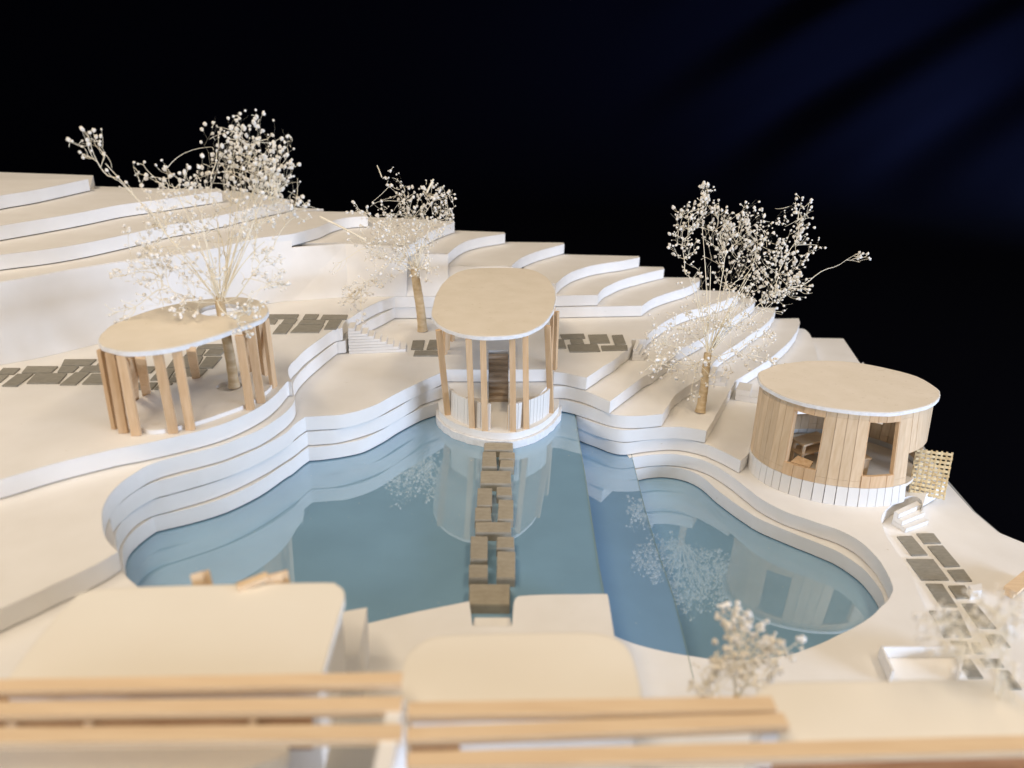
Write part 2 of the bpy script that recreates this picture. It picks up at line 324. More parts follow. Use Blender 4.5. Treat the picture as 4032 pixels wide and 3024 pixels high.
# its left run reaches level 10; the right run steps down with the terraces (9, 8, 7, 6)
BW = L('C', (100, 1080), (200, 1070), (400, 1052), (600, 1046), (835, 1045))+L('D', (100, 490), (500, 487), (1078, 482))
bx = lambda u: None
wbL = smooth(W(L('A', (-300, 855), (0, 806), (300, 752), (700, 655), (1300, 495), (1970, 358))+L('C', (100, 1078)), 2.505), 3)
wtL = smooth(W(L('a', (-300, 1460), (0, 1419), (350, 1359), (700, 1291), (1200, 1211), (1500, 1171), (2212, 1076))+L('b', (0, 891), (545, 819)), 4.985), 3)
wallstrip('retaining_wall', wbL, wtL, .12, 'tall white card wall behind the left pavilion below the high terraces')
def wseg(c0, c1, ct0, ct1, zt):
    # c*: base pixels, ct*: top pixels
    b = W([c0, c1], 2.505); t = W([ct0, ct1], zt); return b, t
mb = MB()
def quadwall(mb, b0, b1, t0, t1, th=.12):
    off = Vector((0, 1, 0))*th
    mb.add([b0, b1, t1, t0, b0+off, b1+off, t1+off, t0+off], [(0, 1, 2, 3), (7, 6, 5, 4), (0, 4, 5, 1), (1, 5, 6, 2), (2, 6, 7, 3), (3, 7, 4, 0)])
def bp(x, y): return at(*px('C', x, y), 2.505)
def tp(x, y, z): return at(*px('C', x, y), z)
quadwall(mb, bp(100, 1078), bp(480, 1050), tp(100, 664), tp(480, 661), .1) if False else None
e0 = wbL[-1].lerp(wtL[-1], (4.49-2.505)/(4.985-2.505))
quadwall(mb, wbL[-1], bp(500, 1049), e0, tp(480, 662, 4.49))
quadwall(mb, bp(500, 1049), bp(920, 1044), tp(480, 662, 4.49), tp(930, 690, 4.49))
quadwall(mb, bp(920, 1044), bp(1225, 1044), tp(930, 733, 3.99), tp(1224, 741, 3.99))
quadwall(mb, bp(1225, 1044), bp(1690, 1040), tp(1224, 829, 3.49), tp(1690, 831, 3.49))
quadwall(mb, bp(1690, 1040), bp(2012, 1034), tp(1690, 935, 2.99), tp(2005, 945, 2.99))
tag(mb.build('retaining_wall', WALLP), 'white card wall stepping down behind the tree and the central pavilion', 'wall')
# ------------------------------------------------------------------ water
E1 = W(L('H', (90, 20), (103, 60), (130, 230), (165, 430), (210, 740), (250, 1000), (285, 1180), (320, 1400)), 0)
w1 = [V2(E1[0].x-.6, 27.2)]+E1+[V2(1.2, 11), V2(-9, 9), V2(-11, 16), V2(-8, 27.2)]
mb = MB(); mb.slab(w1, -.98, -.003); tag(mb.build('water', WATER), kind='structure')
mb = MB(); mb.tube([Vector((p.x, p.y, -.006)) for p in E1], .013, 6); tag(mb.build('water_edge', GLASS), kind='structure')
E2 = W(L('H', (440, 210), (455, 310), (492, 460), (540, 650), (600, 850), (720, 1200), (800, 1530), (840, 1700)), -1.0)
w2 = [V2(2.2, 26.4)]+[V2(E1[0].x, 26.4)]+[Vector((p.x-.3, p.y, 0)) for p in E1]+[V2(2.2, 11.5), V2(E2[-1].x, E2[-1].y-.5)]+E2[::-1]
mb = MB(); mb.slab(w2, -1.99, -1.003); tag(mb.build('water', WATER2), kind='structure')
mb = MB(); mb.tube([Vector((p.x, p.y, -1.006)) for p in E2], .011, 6); tag(mb.build('water_edge', GLASS), kind='structure')
w3 = [V2(1.2, 10.8), V2(14, 10.8), V2(16, 20), V2(12, 24), V2(1.2, 27)]
mb = MB(); mb.slab(w3, -2.15, -2.0); tag(mb.build('water', WATER), kind='structure')
# ------------------------------------------------------------------ paving
ORD = ['first', 'second', 'third', 'fourth', 'fifth', 'sixth', 'seventh', 'eighth', 'ninth', 'tenth', 'eleventh', 'twelfth']
def tile(name, quad, z, th, m, label, group, cat='paving slab'):
    w = [p+Vector((random.uniform(-.012, .012), random.uniform(-.012, .012), 0)) for p in W(quad, z)]
    c = sum(w, Vector())/len(w); base_ = Vector((c.x, c.y, z-th))
    me_ring = [Vector((p.x-c.x, p.y-c.y, 0)) for p in w]
    mb = MB(); tl = random.uniform(0, .10)
    b = [q*1.0 for q in me_ring]; t1 = [Vector((q.x, q.y, th*.82)) for q in me_ring]
    t2 = [Vector((q.x-q.normalized().x*.02, q.y-q.normalized().y*.02, th)) for q in me_ring]
    mb.prism(b, t1, tl); mb.prism([Vector((q.x, q.y, th*.82+.0005)) for q in me_ring], t2, tl)
    o = mb.build(name, m); o.location = base_
    return tag(o, label, cat, group)
def size_word(quad):
    w = quad[1][0]-quad[0][0]; h = quad[2][1]-quad[0][1]
    return 'large' if w*h > 5200 else ('small' if w*h < 2100 else 'medium')
STONE = [('wide thin', 'touching the rim of the central pavilion', (748, 172, 958, 225)), ('square', 'left of two small ones near the central pavilion', (735, 236, 838, 345)),
 ('small flat', 'upper of the two small ones at the pavilion end', (858, 240, 970, 288)), ('small flat', 'lower of the two small ones at the pavilion end', (862, 297, 966, 350)),
 ('wide', 'second full-width one from the central pavilion', (720, 375, 945, 468)), ('tall', 'left side, directly below the second full-width one', (698, 500, 806, 628)),
 ('small', 'right side, directly below the second full-width one', (838, 492, 950, 555)), ('small', 'left side, directly above the third full-width one', (680, 640, 798, 732)),
 ('tall', 'right side, directly above the third full-width one', (850, 585, 960, 728)), ('wide thin', 'third full-width one, halfway across the pool', (684, 745, 946, 822)),
 ('tall', 'left side, directly below the third full-width one', (648, 850, 774, 1018)), ('small', 'right side, directly below the third full-width one', (840, 852, 968, 935)),
 ('small', 'left side, directly above the large one at the bank', (636, 1055, 774, 1152)), ('tall', 'right side, directly above the large one at the bank', (838, 960, 974, 1152)),
 ('largest wide', 'nearest the near bank of the pool', (640, 1195, 938, 1345))]
STN = mat('brown_board', (.36, .30, .21), .85, grain((.33, .295, .23), (.41, .37, .295), 4, (1, 2, 1), .015))
for sh, where, (x0, y0, x1, y1) in STONE:
    tile('stepping_stone', L('I', (x0+3, y0), (x1, y0), (x1+2, y1), (x0, y1)), .26, .26, STN, '%s brown stepping stone, %s' % (sh, where), 'stepping stones crossing the pool', 'stepping stone')
# white step in the bank recess
mb = MB(); mb.slab(W([(1025*1.8228, 1334*1.8228), (1102*1.8228, 1334*1.8228), (1107*1.8228, 1356*1.8228), (1020*1.8228, 1356*1.8228)], .3), 0.001, .3)
tag(mb.build('step', PAPER), 'small white step in the bank recess below the last brown stone', 'step')
def row(view, z, quads, rowname, path, group):
    for i, q in enumerate(quads):
        tile('paving_slab', L(view, *q), z+.05, .049, GREY, '%s grey slab, %s from left, %s of %s' % (size_word(L(view, *q)), ORD[i], rowname, path), group)
P1 = 'paving left of left pavilion'; G1 = 'grey paving slabs on the upper terrace'
row('A', 2.5, [[(20, 825), (150, 825), (100, 868), (-20, 868)], [(195, 812), (425, 812), (370, 858), (155, 858)], [(440, 812), (575, 812), (530, 854), (412, 854)], [(620, 808), (850, 808), (800, 852), (572, 852)]], 'middle row', P1, G1)
row('A', 2.5, [[(-60, 875), (60, 875), (0, 925), (-120, 925)], [(130, 866), (242, 866), (120, 955), (8, 955)], [(262, 862), (490, 862), (425, 935), (188, 935)], [(545, 856), (652, 856), (545, 945), (432, 945)], [(665, 866), (880, 866), (830, 940), (590, 940)]], 'front row', P1, G1)
row('A', 2.5, [[(470, 762), (697, 762), (647, 806), (442, 806)], [(735, 768), (860, 768), (822, 802), (698, 802)]], 'back row', P1, G1)
P2 = 'paving behind the left pavilion posts'
row('A', 2.5, [[(905, 872), (1010, 872), (990, 935), (855, 935)], [(1000, 930), (1145, 930), (1100, 977), (980, 977)], [(1165, 930), (1255, 930), (1225, 977), (1120, 977)]], 'front row', P2, G1)
row('A', 2.5, [[(905, 792), (1000, 792), (975, 852), (870, 852)], [(1020, 814), (1140, 814), (1090, 858), (1000, 858)], [(1165, 826), (1275, 826), (1215, 912), (1085, 912)], [(1295, 832), (1505, 832), (1460, 880), (1255, 880)], [(1240, 892), (1330, 892), (1270, 922), (1220, 922)]], 'middle row', P2, G1)
row('A', 2.5, [[(1270, 742), (1475, 742), (1425, 822), (1213, 822)], [(1500, 742), (1612, 742), (1545, 822), (1440, 822)], [(1385, 690), (1495, 690), (1460, 735), (1340, 735)], [(1520, 690), (1640, 690), (1600, 730), (1480, 730)], [(1450, 655), (1650, 650), (1630, 682), (1430, 682)]], 'back row', P2, G1)
P3 = 'paving near the white stairs'
row('C', 2.5, [[(-75, 1173), (142, 1173), (120, 1203), (-95, 1203)], [(190, 1172), (288, 1172), (266, 1205), (170, 1205)], [(318, 1177), (498, 1177), (488, 1209), (300, 1209)]], 'back row', P3, G1)
row('C', 2.5, [[(-90, 1210), (-10, 1210), (-35, 1240), (-120, 1240)], [(35, 1208), (130, 1208), (105, 1240), (10, 1240)], [(160, 1214), (338, 1213), (320, 1243), (138, 1243)]], 'middle row', P3, G1)
row('C', 2.5, [[(0, 1246), (98, 1246), (50, 1311), (-50, 1311)], [(135, 1250), (320, 1248), (285, 1304), (80, 1304)], [(362, 1214), (455, 1213), (412, 1279), (325, 1279)]], 'front row', P3, G1)
P4 = 'paving left of central pavilion'; G2 = 'grey paving slabs beside the central pavilion'
row('i', 1.5, [[(1205, 880), (1375, 878), (1345, 1010), (1170, 1010)], [(1440, 873), (1580, 875), (1570, 1008), (1397, 1008)], [(1650, 875), (1728, 880), (1700, 960), (1640, 960)]], 'back row', P4, G2)
row('i', 1.5, [[(1225, 1030), (1600, 1028), (1600, 1102), (1212, 1102)]], 'front row', P4, G2)
P5 = 'paving right of central pavilion'
row('h', 1.5, [[(570, 1150), (825, 1142), (842, 1190), (590, 1196)], [(872, 1153), (1075, 1148), (1115, 1240), (900, 1243)], [(1130, 1158), (1248, 1153), (1285, 1250), (1165, 1257)]], 'back row', P5, G2)
row('h', 1.5, [[(480, 1202), (610, 1200), (638, 1298), (500, 1303)], [(678, 1200), (808, 1197), (830, 1248), (690, 1250)]], 'middle row', P5, G2)
row('h', 1.5, [[(652, 1262), (975, 1254), (1005, 1332), (675, 1340)], [(1015, 1272), (1300, 1266), (1308, 1318), (1030, 1325)]], 'front row', P5, G2)
P6 = 'right-hand garden path'; G3 = 'grey slabs of the right-hand garden path'
gp = [('narrow', 'left of the pair below the white steps', [(625, 437), (745, 433), (872, 585), (740, 592)]), ('short', 'right of the pair below the white steps', [(783, 412), (920, 410), (985, 490), (848, 495)]),
 ('narrow', 'right beside the largest slab', [(872, 518), (1000, 512), (1138, 680), (1012, 683)]), ('largest', 'left side, between two narrow ones', [(695, 620), (918, 622), (1048, 790), (828, 792)]),
 ('small', 'right of the largest slab', [(1030, 710), (1168, 705), (1238, 800), (1105, 805)]), ('narrow', 'left side, below the largest slab', [(858, 822), (990, 825), (1113, 1008), (985, 1008)]),
 ('small', 'beside the white block on its right edge', [(1040, 838), (1180, 838), (1250, 935), (1112, 940)]), ('wide', 'left side, behind the blurred flowers', [(882, 1042), (1125, 1040), (1232, 1255), (1010, 1255)]),
 ('narrow', 'right side, behind the blurred flowers', [(1150, 985), (1270, 985), (1430, 1185), (1290, 1182)]), ('short', 'right side, below the blurred flowers', [(1345, 1235), (1470, 1235), (1555, 1342), (1400, 1345)]),
 ('small', 'left one of a pair above the white planter', [(1060, 1290), (1190, 1290), (1235, 1392), (1130, 1395)]), ('smallest', 'right one of a pair above the white planter', [(1225, 1300), (1300, 1300), (1350, 1392), (1262, 1394)]),
 ('wide', 'at the right corner of the white planter', [(1130, 1440), (1225, 1440), (1330, 1592), (1110, 1592)]), ('short', 'right of the planter corner slab', [(1300, 1435), (1455, 1435), (1500, 1500), (1350, 1505)]),
 ('large', 'last one, beside the flat-roofed house', [(1440, 1530), (1530, 1530), (1640, 1680), (1500, 1680)])]
for a, b_, q in gp:
    tile('paving_slab', L('G', *q), -1.45, .049, GREY, '%s grey slab of garden path, %s' % (a, b_), G3)
# ------------------------------------------------------------------ stairs
def stairs(name, label, n, A0, A1, B0, B1, z0, z1, m=PAPER, cat='stairs', under=None):
    """n treads going up from edge A0-A1 (low) to edge B0-B1 (high)"""
    r = empty(name, Vector(((A0.x+B0.x)/2, (A0.y+B0.y)/2, z0)), label, cat)
    for k in range(n):
        t0, t1 = k/n, (k+1)/n
        a0, a1 = A0.lerp(B0, t0), A1.lerp(B1, t0); e0, e1 = B0, B1
        zz = z0+(z1-z0)*(k+1)/n; zb = z0+(z1-z0)*k/n+.003
        mb = MB(); j = random.uniform(-.01, .01)
        mb.slab([Vector((p.x+j, p.y, 0)) for p in (a0, a1, e1, e0)], zb, zz-.004, random.uniform(0, .06)); mb.build('tread', m, r)
    return r
z0, z1 = 1.5, 2.48
A0 = at(*px('i', 1093, 1050), z0); A1 = at(*px('i', 1105, 1000), z0)
lowF, lowL = at(*px('i', 1095, 1052), 1.5), at(*px('i', 275, 1086), 1.5)
dep = at(*px('i', 1105, 960), 1.5)-at(*px('i', 1095, 1052), 1.5)
stairs('stairs', 'stack of nine white stair treads up to the left pavilion terrace', 9, lowF, lowF+dep, lowL, lowL+dep, 1.502, 2.5)
stairs('stairs', 'brown staircase inside the central pavilion, down to its floor', 8, at(*px('D', 600, 1262), .5), at(*px('D', 740, 1262), .5), at(*px('D', 600, 905), 1.5), at(*px('D', 738, 905), 1.5), .52, 1.48, mat('brown_card', (.55, .43, .31), .8, grain((.5, .38, .27), (.6, .48, .36), 3, (.5, 4, 1))))
def mini(label, a0, a1, b0, b1, z0, z1, n=4, cat='stairs'):
    stairs('stairs', label, n, a0, a1, b0, b1, z0, z1, PAPER, cat)
mini('small white steps at the right end of the paving beside the central pavilion', at(*px('h', 1480, 1440), 1.0), at(*px('h', 1530, 1400), 1.0), at(*px('h', 1350, 1440), 1.0), at(*px('h', 1390, 1330), 1.0), 1.003, 1.495, 4)
mini('white steps half hidden behind the left side of the right tree', at(*px('g', 445, 870), .5), at(*px('g', 455, 800), .5), at(*px('g', 290, 885), .5), at(*px('g', 330, 800), .5), .503, .995, 3)
mini('flat white steps just right of the trunk of the right tree', at(*px('g', 985, 1030), 0), at(*px('g', 1000, 960), 0), at(*px('g', 790, 1010), 0), at(*px('g', 830, 930), 0), .003, .495, 3)
mini('white steps against the back left side of the round wooden pavilion', at(*px('g', 1400, 1225), -.5), at(*px('g', 1410, 1150), -.5), at(*px('g', 1085, 1180), -.5), at(*px('g', 1120, 1100), -.5), -.497, -.005, 2)
zt = [-1.0-.005, -1.5]
a0, a1 = at(*px('G', 688, 412), -1.5), at(*px('G', 872, 345), -1.5)
b0, b1 = at(*px('G', 598, 270), -1.5), at(*px('G', 780, 190), -1.5)
b0 = at(*px('G', 605, 235), -1.02); b1 = at(*px('G', 785, 150), -1.02)
stairs('stairs', 'three white steps below the woven screen of the round pavilion', 3, a0, a1, b0, b1, -1.498, -1.02, PAPER)
# ------------------------------------------------------------------ left pavilion
def hole_ring(c, rx, n=28, ry=None):
    return [Vector((c.x+rx*math.cos(2*math.pi*i/n), c.y+(ry or rx)*math.sin(2*math.pi*i/n), c.z)) for i in range(n)]
def plate_hole(mb, outer, hole, z0, z1):
    no, nh = len(outer), len(hole)
    for zz, flip in ((z1, False), (z0, True)):
        ring = [[Vector((p.x, p.y, 0)) for p in outer], [Vector((p.x, p.y, 0)) for p in hole]]
        allp = ring[0]+ring[1]
        mb.add([Vector((p.x, p.y, zz)) for p in allp], [t if not flip else t[::-1] for t in tessellate_polygon(ring)])
    for ring in (outer, hole):
        n = len(ring)
        mb.add([Vector((p.x, p.y, z0)) for p in ring]+[Vector((p.x, p.y, z1)) for p in ring], [(i, (i+1) % n, n+(i+1) % n, n+i) for i in range(n)])
def post(par, b, t, w=.25, h=.13, side=(1, 0, 0), name='post'):
    mb = MB(); mb.bar(b, t, w, h, side, random.uniform(0, .14)); return mb.build(name, WOOD, par)
zr = 4.78
roofL = closed(W(L('A', (710, 620), (730, 580), (800, 520), (950, 455), (1150, 390), (1400, 340), (1650, 313), (1800, 318), (1900, 345), (1948, 385), (1945, 430), (1900, 470), (1800, 512), (1650, 562), (1450, 630), (1250, 680), (1050, 705), (900, 705), (780, 680), (725, 655)), zr), 3)
floorL = closed(W(L('A', (1030, 1265), (1100, 1280), (1200, 1270), (1400, 1225), (1600, 1160), (1800, 1085), (1925, 1000), (1972, 950), (1965, 910), (1900, 875), (1800, 855), (1700, 860), (1500, 890), (1250, 950), (1050, 1030), (960, 1100), (920, 1180), (945, 1235)), 2.62), 3)
pl = empty('post_pavilion', at(*px('A', 1400, 1070), 2.5), 'oval open pavilion on wooden posts with a tree growing through its roof hole', 'pavilion')
trunkL = at(*px('A', 1700, 965), 2.6)
mb = MB(); plate_hole(mb, wob(floorL, .01), hole_ring(at(*px('A', 1665, 960), 2.62), .36), 2.503, 2.62); mb.build('floor', PAPER, pl, 40)
holeC = at(*px('A', 1605, 404), zr)
mb = MB(); plate_hole(mb, wob(roofL, .03), hole_ring(holeC, .58), zr-.13, zr-.02); mb.build('roof_edge', EDGE, pl, 40)
mb = MB()
cr = sum(roofL, Vector())/len(roofL)
plate_hole(mb, [p+(cr-p).normalized()*.03 for p in wob(roofL, .02)], hole_ring(holeC, .6), zr-.0195, zr); mb.build('roof', CARD, pl, 40)
mb = MB(); rr = hole_ring(holeC, .585, 28)
for i in range(0): pass
for (bx_, by_, tx, ty) in [(845, 1262, 737, 690), (900, 1298, 800, 712), (992, 1316, 882, 735), (1260, 1300, 1145, 722), (1385, 1276, 1283, 700), (1820, 1128, 1738, 590), (1897, 1080, 1815, 535),
                           (1987, 966, 1925, 475), (1928, 880, 1880, 490), (1815, 848, 1790, 545), (1067, 1022, 1017, 745), (1425, 898, 1387, 690), (975, 1058, 955, 735)]:
    b = at(*px('A', bx_, by_), 2.5); t = at(*px('A', tx, ty), zr-.14)
    d = b-cr; side = Vector((-d.y, d.x, 0)) if random.random() < 0 else Vector((1, .15, 0))
    if bx_ in (1260, 1385, 1820, 1897, 992, 900, 1067, 1425): side = Vector((1, .1, 0))
    else: side = Vector((.25, 1, 0))
    post(pl, Vector((b.x, b.y, 2.505)), t, .22, .12, side)
# ------------------------------------------------------------------ central pavilion
zc = 3.80
roofC = closed(W(L('D', (640, 283), (800, 285), (920, 300), (1010, 345), (1060, 400), (1085, 480), (1078, 560), (1040, 640), (980, 700), (880, 750), (760, 775), (620, 782), (470, 775), (340, 745), (240, 700), (192, 650), (183, 600), (200, 520), (240, 430), (310, 350), (400, 305), (500, 288)), zc), 3)
pc = empty('post_pavilion', at(*px('D', 670, 1300), .5), 'central pavilion with rounded card roof on slim wooden posts standing in the pool', 'pavilion')
cc = sum(roofC, Vector())/len(roofC)
mb = MB(); mb.slab(wob(roofC, .03), zc-.13, zc-.02); mb.build('roof_edge', EDGE, pc, 40)
mb = MB(); mb.slab([p+(cc-p).normalized()*.03 for p in wob(roofC, .02)], zc-.0195, zc); mb.build('roof', CARD, pc, 40)
front = L('D', (230, 1262), (245, 1325), (310, 1388), (400, 1430), (530, 1465), (680, 1484), (820, 1475), (950, 1430), (1050, 1362), (1102, 1292), (1110, 1240))
d1 = smooth(W(front, .52), 4)
d1 += [V2(d1[-1].x-.2, 25.5), V2(d1[0].x+.2, 25.5)]
mb = MB(); mb.slab(wob(d1, .02), .27, .52); mb.build('floor', PAPER, pc, 40)
fc = V2(sum(p.x for p in d1)/len(d1), 24.0)
d0 = [p+(p-fc).normalized()*.10 for p in d1]
mb = MB(); mb.slab(wob(d0, .05), .002, .262); mb.build('plinth', EDGE, pc, 40)
CP = [(300, 1355, 235, 735), (478, 1450, 452, 800), (571, 1470, 556, 803), (776, 1475, 769, 793), (871, 1455, 864, 777), (1050, 1340, 1024, 705)]
for i, (bx_, by_, tx, ty) in enumerate(CP):
    b = at(*px('D', bx_, by_-6), .52); t = at(*px('D', tx, ty), zc-.14)
    post(pc, b, t, .19, .13, (1, .35 if i in (0,) else (-.3 if i == 5 else 0), 0))
for (bx_, by_, tx, ty) in [(1078, 1022, 1072, 655), (1050, 985, 1046, 690), (280, 912, 260, 760), (298, 880, 286, 770), (334, 815, 340, 800)]:
    b = at(*px('D', bx_, by_), 1.505); post(pc, b, b+Vector(((cc.x-b.x)*.02, 0, zc-.14-1.505)), .17, .12, (.5, 1, 0))
# low curved balustrades of white slats
def balus(pts_base, n, hgt, name):
    b = resample(smooth(W(pts_base, .52), 5), n+1); r = None
    mb = MB()
    for i in range(n):
        p, q = b[i], b[i+1]; g = (q-p)*.04; nrm = Vector((-(q-p).y, (q-p).x, 0)).normalized()
        nrm = nrm if nrm.y > 0 else -nrm; jit = random.uniform(-.003, .003)
        ring = [p+g+nrm*jit, q-g+nrm*jit, q-g+nrm*(.07+jit), p+g+nrm*(.07+jit)]
        mb.prism(ring, [v+Vector((0, 0, hgt+random.uniform(-.015, .015))) for v in ring], random.uniform(0, .06))
    mb.build(name, mat('slat_white', (.8, .78, .74), .8) if 'slat_white' not in bpy.data.materials else bpy.data.materials['slat_white'], pc)
    mb = MB()
    ring = [(q) for q in b]
    for i in range(n):
        p, q = b[i], b[i+1]; nrm = Vector((-(q-p).y, (q-p).x, 0)).normalized(); nrm = nrm if nrm.y > 0 else -nrm
        mb.prism([p+nrm*.075, q+nrm*.075, q+nrm*.11, p+nrm*.11], [v+nrm*0+Vector((0, 0, hgt-.03)) for v in (p+nrm*.075, q+nrm*.075, q+nrm*.11, p+nrm*.11)])
    mb.build('backing', VEN, pc)
balus(L('D', (312, 1340), (340, 1372), (380, 1397), (440, 1425), (520, 1448), (605, 1462)), 12, .92, 'balustrade')
balus(L('D', (738, 1466), (800, 1456), (880, 1430), (950, 1400), (1000, 1370), (1036, 1338)), 12, .92, 'balustrade')
# ------------------------------------------------------------------ round wooden pavilion
zp = 2.22
roofR = closed(W(L('F', (338, 512), (362, 478), (480, 435), (650, 410), (790, 403), (950, 408), (1100, 425), (1300, 465), (1500, 520), (1620, 590), (1662, 638), (1645, 690), (1570, 732), (1450, 765), (1300, 782), (1150, 778), (1000, 765), (850, 745), (700, 715), (550, 672), (430, 617), (362, 568)), zp), 3)
pr = empty('round_pavilion', at(*px('F', 900, 1250), -1), 'round pavilion clad in wooden veneer strips with two big windows', 'pavilion')
cR = sum(roofR, Vector())/len(roofR)
mb = MB(); mb.slab(wob(roofR, .03), zp-.13, zp-.02); mb.build('roof_edge', EDGE, pr, 40)
mb = MB(); mb.slab([p+(cR-p).normalized()*.03 for p in wob(roofR, .02)], zp-.0195, zp); mb.build('roof', PALE, pr, 40)
fb = smooth(W(L('F', (296, 1180), (303, 1222), (345, 1275), (430, 1330), (550, 1377), (700, 1420), (860, 1447), (1000, 1457), (1150, 1457), (1280, 1442), (1380, 1425)), -1.0), 6)
# ellipse through the traced base front
def ell_fit(pts, c0):
    best = None
    import itertools
    for cx in [c0.x+.15*i for i in range(-8, 9)]:
        for cy in [c0.y+.15*i for i in range(-10, 8)]:
            for th in [math.radians(a) for a in range(-60, 61, 12)]:
                # least squares for 1/a2, 1/b2
                sxx = sxy = syy = sx = sy = 0
                for p in pts:
                    X = (p.x-cx)*math.cos(th)+(p.y-cy)*math.sin(th); Y = -(p.x-cx)*math.sin(th)+(p.y-cy)*math.cos(th)
                    u, w = X*X, Y*Y; sxx += u*u; sxy += u*w; syy += w*w; sx += u; sy += w
                det = sxx*syy-sxy*sxy
                if abs(det) < 1e-9: continue
                A = (sx*syy-sy*sxy)/det; B = (sy*sxx-sx*sxy)/det
                if A <= 0 or B <= 0: continue
                a, b = A**-.5, B**-.5
                if max(a, b) > 4.2 or min(a, b) < 1.3: continue
                e = 0
                for p in pts:
                    X = (p.x-cx)*math.cos(th)+(p.y-cy)*math.sin(th); Y = -(p.x-cx)*math.sin(th)+(p.y-cy)*math.cos(th)
                    e += (A*X*X+B*Y*Y-1)**2
                e += .02*(abs(cx-c0.x)+abs(cy-c0.y))
                if best is None or e < best[0]: best = (e, cx, cy, th, a, b)
    return best
_, ecx, ecy, eth, ea, eb = ell_fit(fb[::3]+[Vector((p.x*0+cR.x+(p.x-cR.x)*.94, cR.y+(p.y-cR.y)*.94, 0)) for p in roofR if p.y > cR.y][::3], cR)
def ep(t, s=1.0, z=0.0):
    X, Y = ea*s*math.cos(t), eb*s*math.sin(t)
    return Vector((ecx+X*math.cos(eth)-Y*math.sin(eth), ecy+X*math.sin(eth)+Y*math.cos(eth), z))
def ray_roof(dx, dy):                        # roof outline met by a ray from its centre
    best = 0
    for i in range(len(roofR)):
        p, q = roofR[i-1], roofR[i]; ex, ey = q.x-p.x, q.y-p.y; det = dx*ey-dy*ex
        if abs(det) < 1e-9: continue
        t = ((p.x-cR.x)*ey-(p.y-cR.y)*ex)/det; u = ((p.x-cR.x)*dy-(p.y-cR.y)*dx)/det
        if t > 0 and -1e-6 <= u <= 1+1e-6: best = max(best, t)
    return best
def lean(p, z):                              # from the base ellipse up to the roof outline
    dx, dy = p.x-ecx, p.y-ecy; r0 = math.hypot(dx, dy); dx /= r0; dy /= r0
    X = (dx*math.cos(eth)+dy*math.sin(eth))/ea; Y = (-dx*math.sin(eth)+dy*math.cos(eth))/eb; s_ = r0*math.hypot(X, Y)
    rr = ray_roof(dx, dy)*.955*s_; top = Vector((cR.x+dx*rr, cR.y+dy*rr, 0)); k = (z+1)/3.1
    q = Vector((p.x, p.y, 0)).lerp(top, k); return Vector((q.x, q.y, z))
def find(view, x, y, z0=-.5, z1=2.2):        # angle and height on the drum seen at a photo point
    U = px(view, x, y); best = None
    for k in range(360):
        t = 2*math.pi*k/360
        if ep(t).y > ecy+1.2: continue
        for j in range(0, 41):
            z = z0+(z1-z0)*j/40; p = proj(lean(ep(t), z)); e = (p[0]-U[0])**2+(p[1]-U[1])**2
            if best is None or e < best[0]: best = (e, t, z)
    return best[1], best[2]
q1, q2, q3, q4 = find('F', 542, 1162), find('F', 778, 1212), find('F', 1092, 1238), find('F', 1312, 1228)
k1, k2, k3, k4 = find('F', 582, 768), find('F', 822, 815), find('F', 1146, 842), find('F', 1386, 836)
avg = lambda a, b: a+((b-a+math.pi) % (2*math.pi)-math.pi)/2
w1a, w1b, w2a, w2b = avg(q1[0], k1[0]), avg(q2[0], k2[0]), avg(q3[0], k3[0]), avg(q4[0], k4[0])
zs = sum(q[1] for q in (q1, q2, q3, q4))/4; zh = sum(q[1] for q in (k1, k2, k3, k4))/4
dr = find('F', 1400, 1345, -1, 1); dt = find('F', 1433, 1078, -.5, 2); dra = avg(dr[0], dt[0]); drb = dra+.85; zdoor = dt[1]
print('DRUM', ecx, ecy, eth, ea, eb, 'win', w1a, w1b, w2a, w2b, zs, zh, 'door', dra, zdoor, q1, q2, q3, q4, k1, k2, k3, k4)
win = [(w1a, w1b), (w2a, w2b)]
def find_back(view, x, y):
    U = px(view, x, y); best = None
    for k in range(360):
        t = 2*math.pi*k/360
        if ep(t).y < ecy+.1: continue
        for j in range(0, 31):
            z = .3+1.8*j/30; p = proj(lean(ep(t, 1-.12/ea), z)); e = (p[0]-U[0])**2+(p[1]-U[1])**2
            if best is None or e < best[0]: best = (e, t, z)
    return best[1], best[2]
rb = [find_back('F', 560, 830), find_back('F', 722, 835), find_back('F', 1080, 880), find_back('F', 1236, 892)]
print('REAR', rb)
rear = [(min(rb[0][0], rb[1][0]), max(rb[0][0], rb[1][0])), (min(rb[2][0], rb[3][0]), max(rb[2][0], rb[3][0]))]
zrear = (rb[0][1]+rb[1][1])/2-.1
def inr(t, lo, hi):
    tau = 2*math.pi; return (t-lo) % tau < (hi-lo) % tau
def arcs(mb, t0, t1, z0, z1, th=.12, s0=1.0, tint=0.0, n=1):
    for k in range(n):
        a, b = t0+(t1-t0)*k/n, t0+(t1-t0)*(k+1)/n
        o0, o1 = ep(a, s0), ep(b, s0); i0, i1 = ep(a, s0-th/ea), ep(b, s0-th/ea)
        bot = [lean(q, z0) for q in (o0, o1, i1, i0)]; top = [lean(q, z1) for q in (o0, o1, i1, i0)]
        mb.prism(bot, top, tint)
edges = sorted(set([e_ % (2*math.pi) for q_ in rear for e_ in q_]+[w1a % (2*math.pi), w1b % (2*math.pi), w2a % (2*math.pi), w2b % (2*math.pi), dra % (2*math.pi), drb % (2*math.pi)]))
cuts = []
tau = 2*math.pi
allc = edges+[edges[0]+tau]
for a, b in zip(allc, allc[1:]):
    n = max(1, round((b-a)/(tau/54)))
    cuts += [(a+(b-a)*k/n, a+(b-a)*(k+1)/n) for k in range(n)]
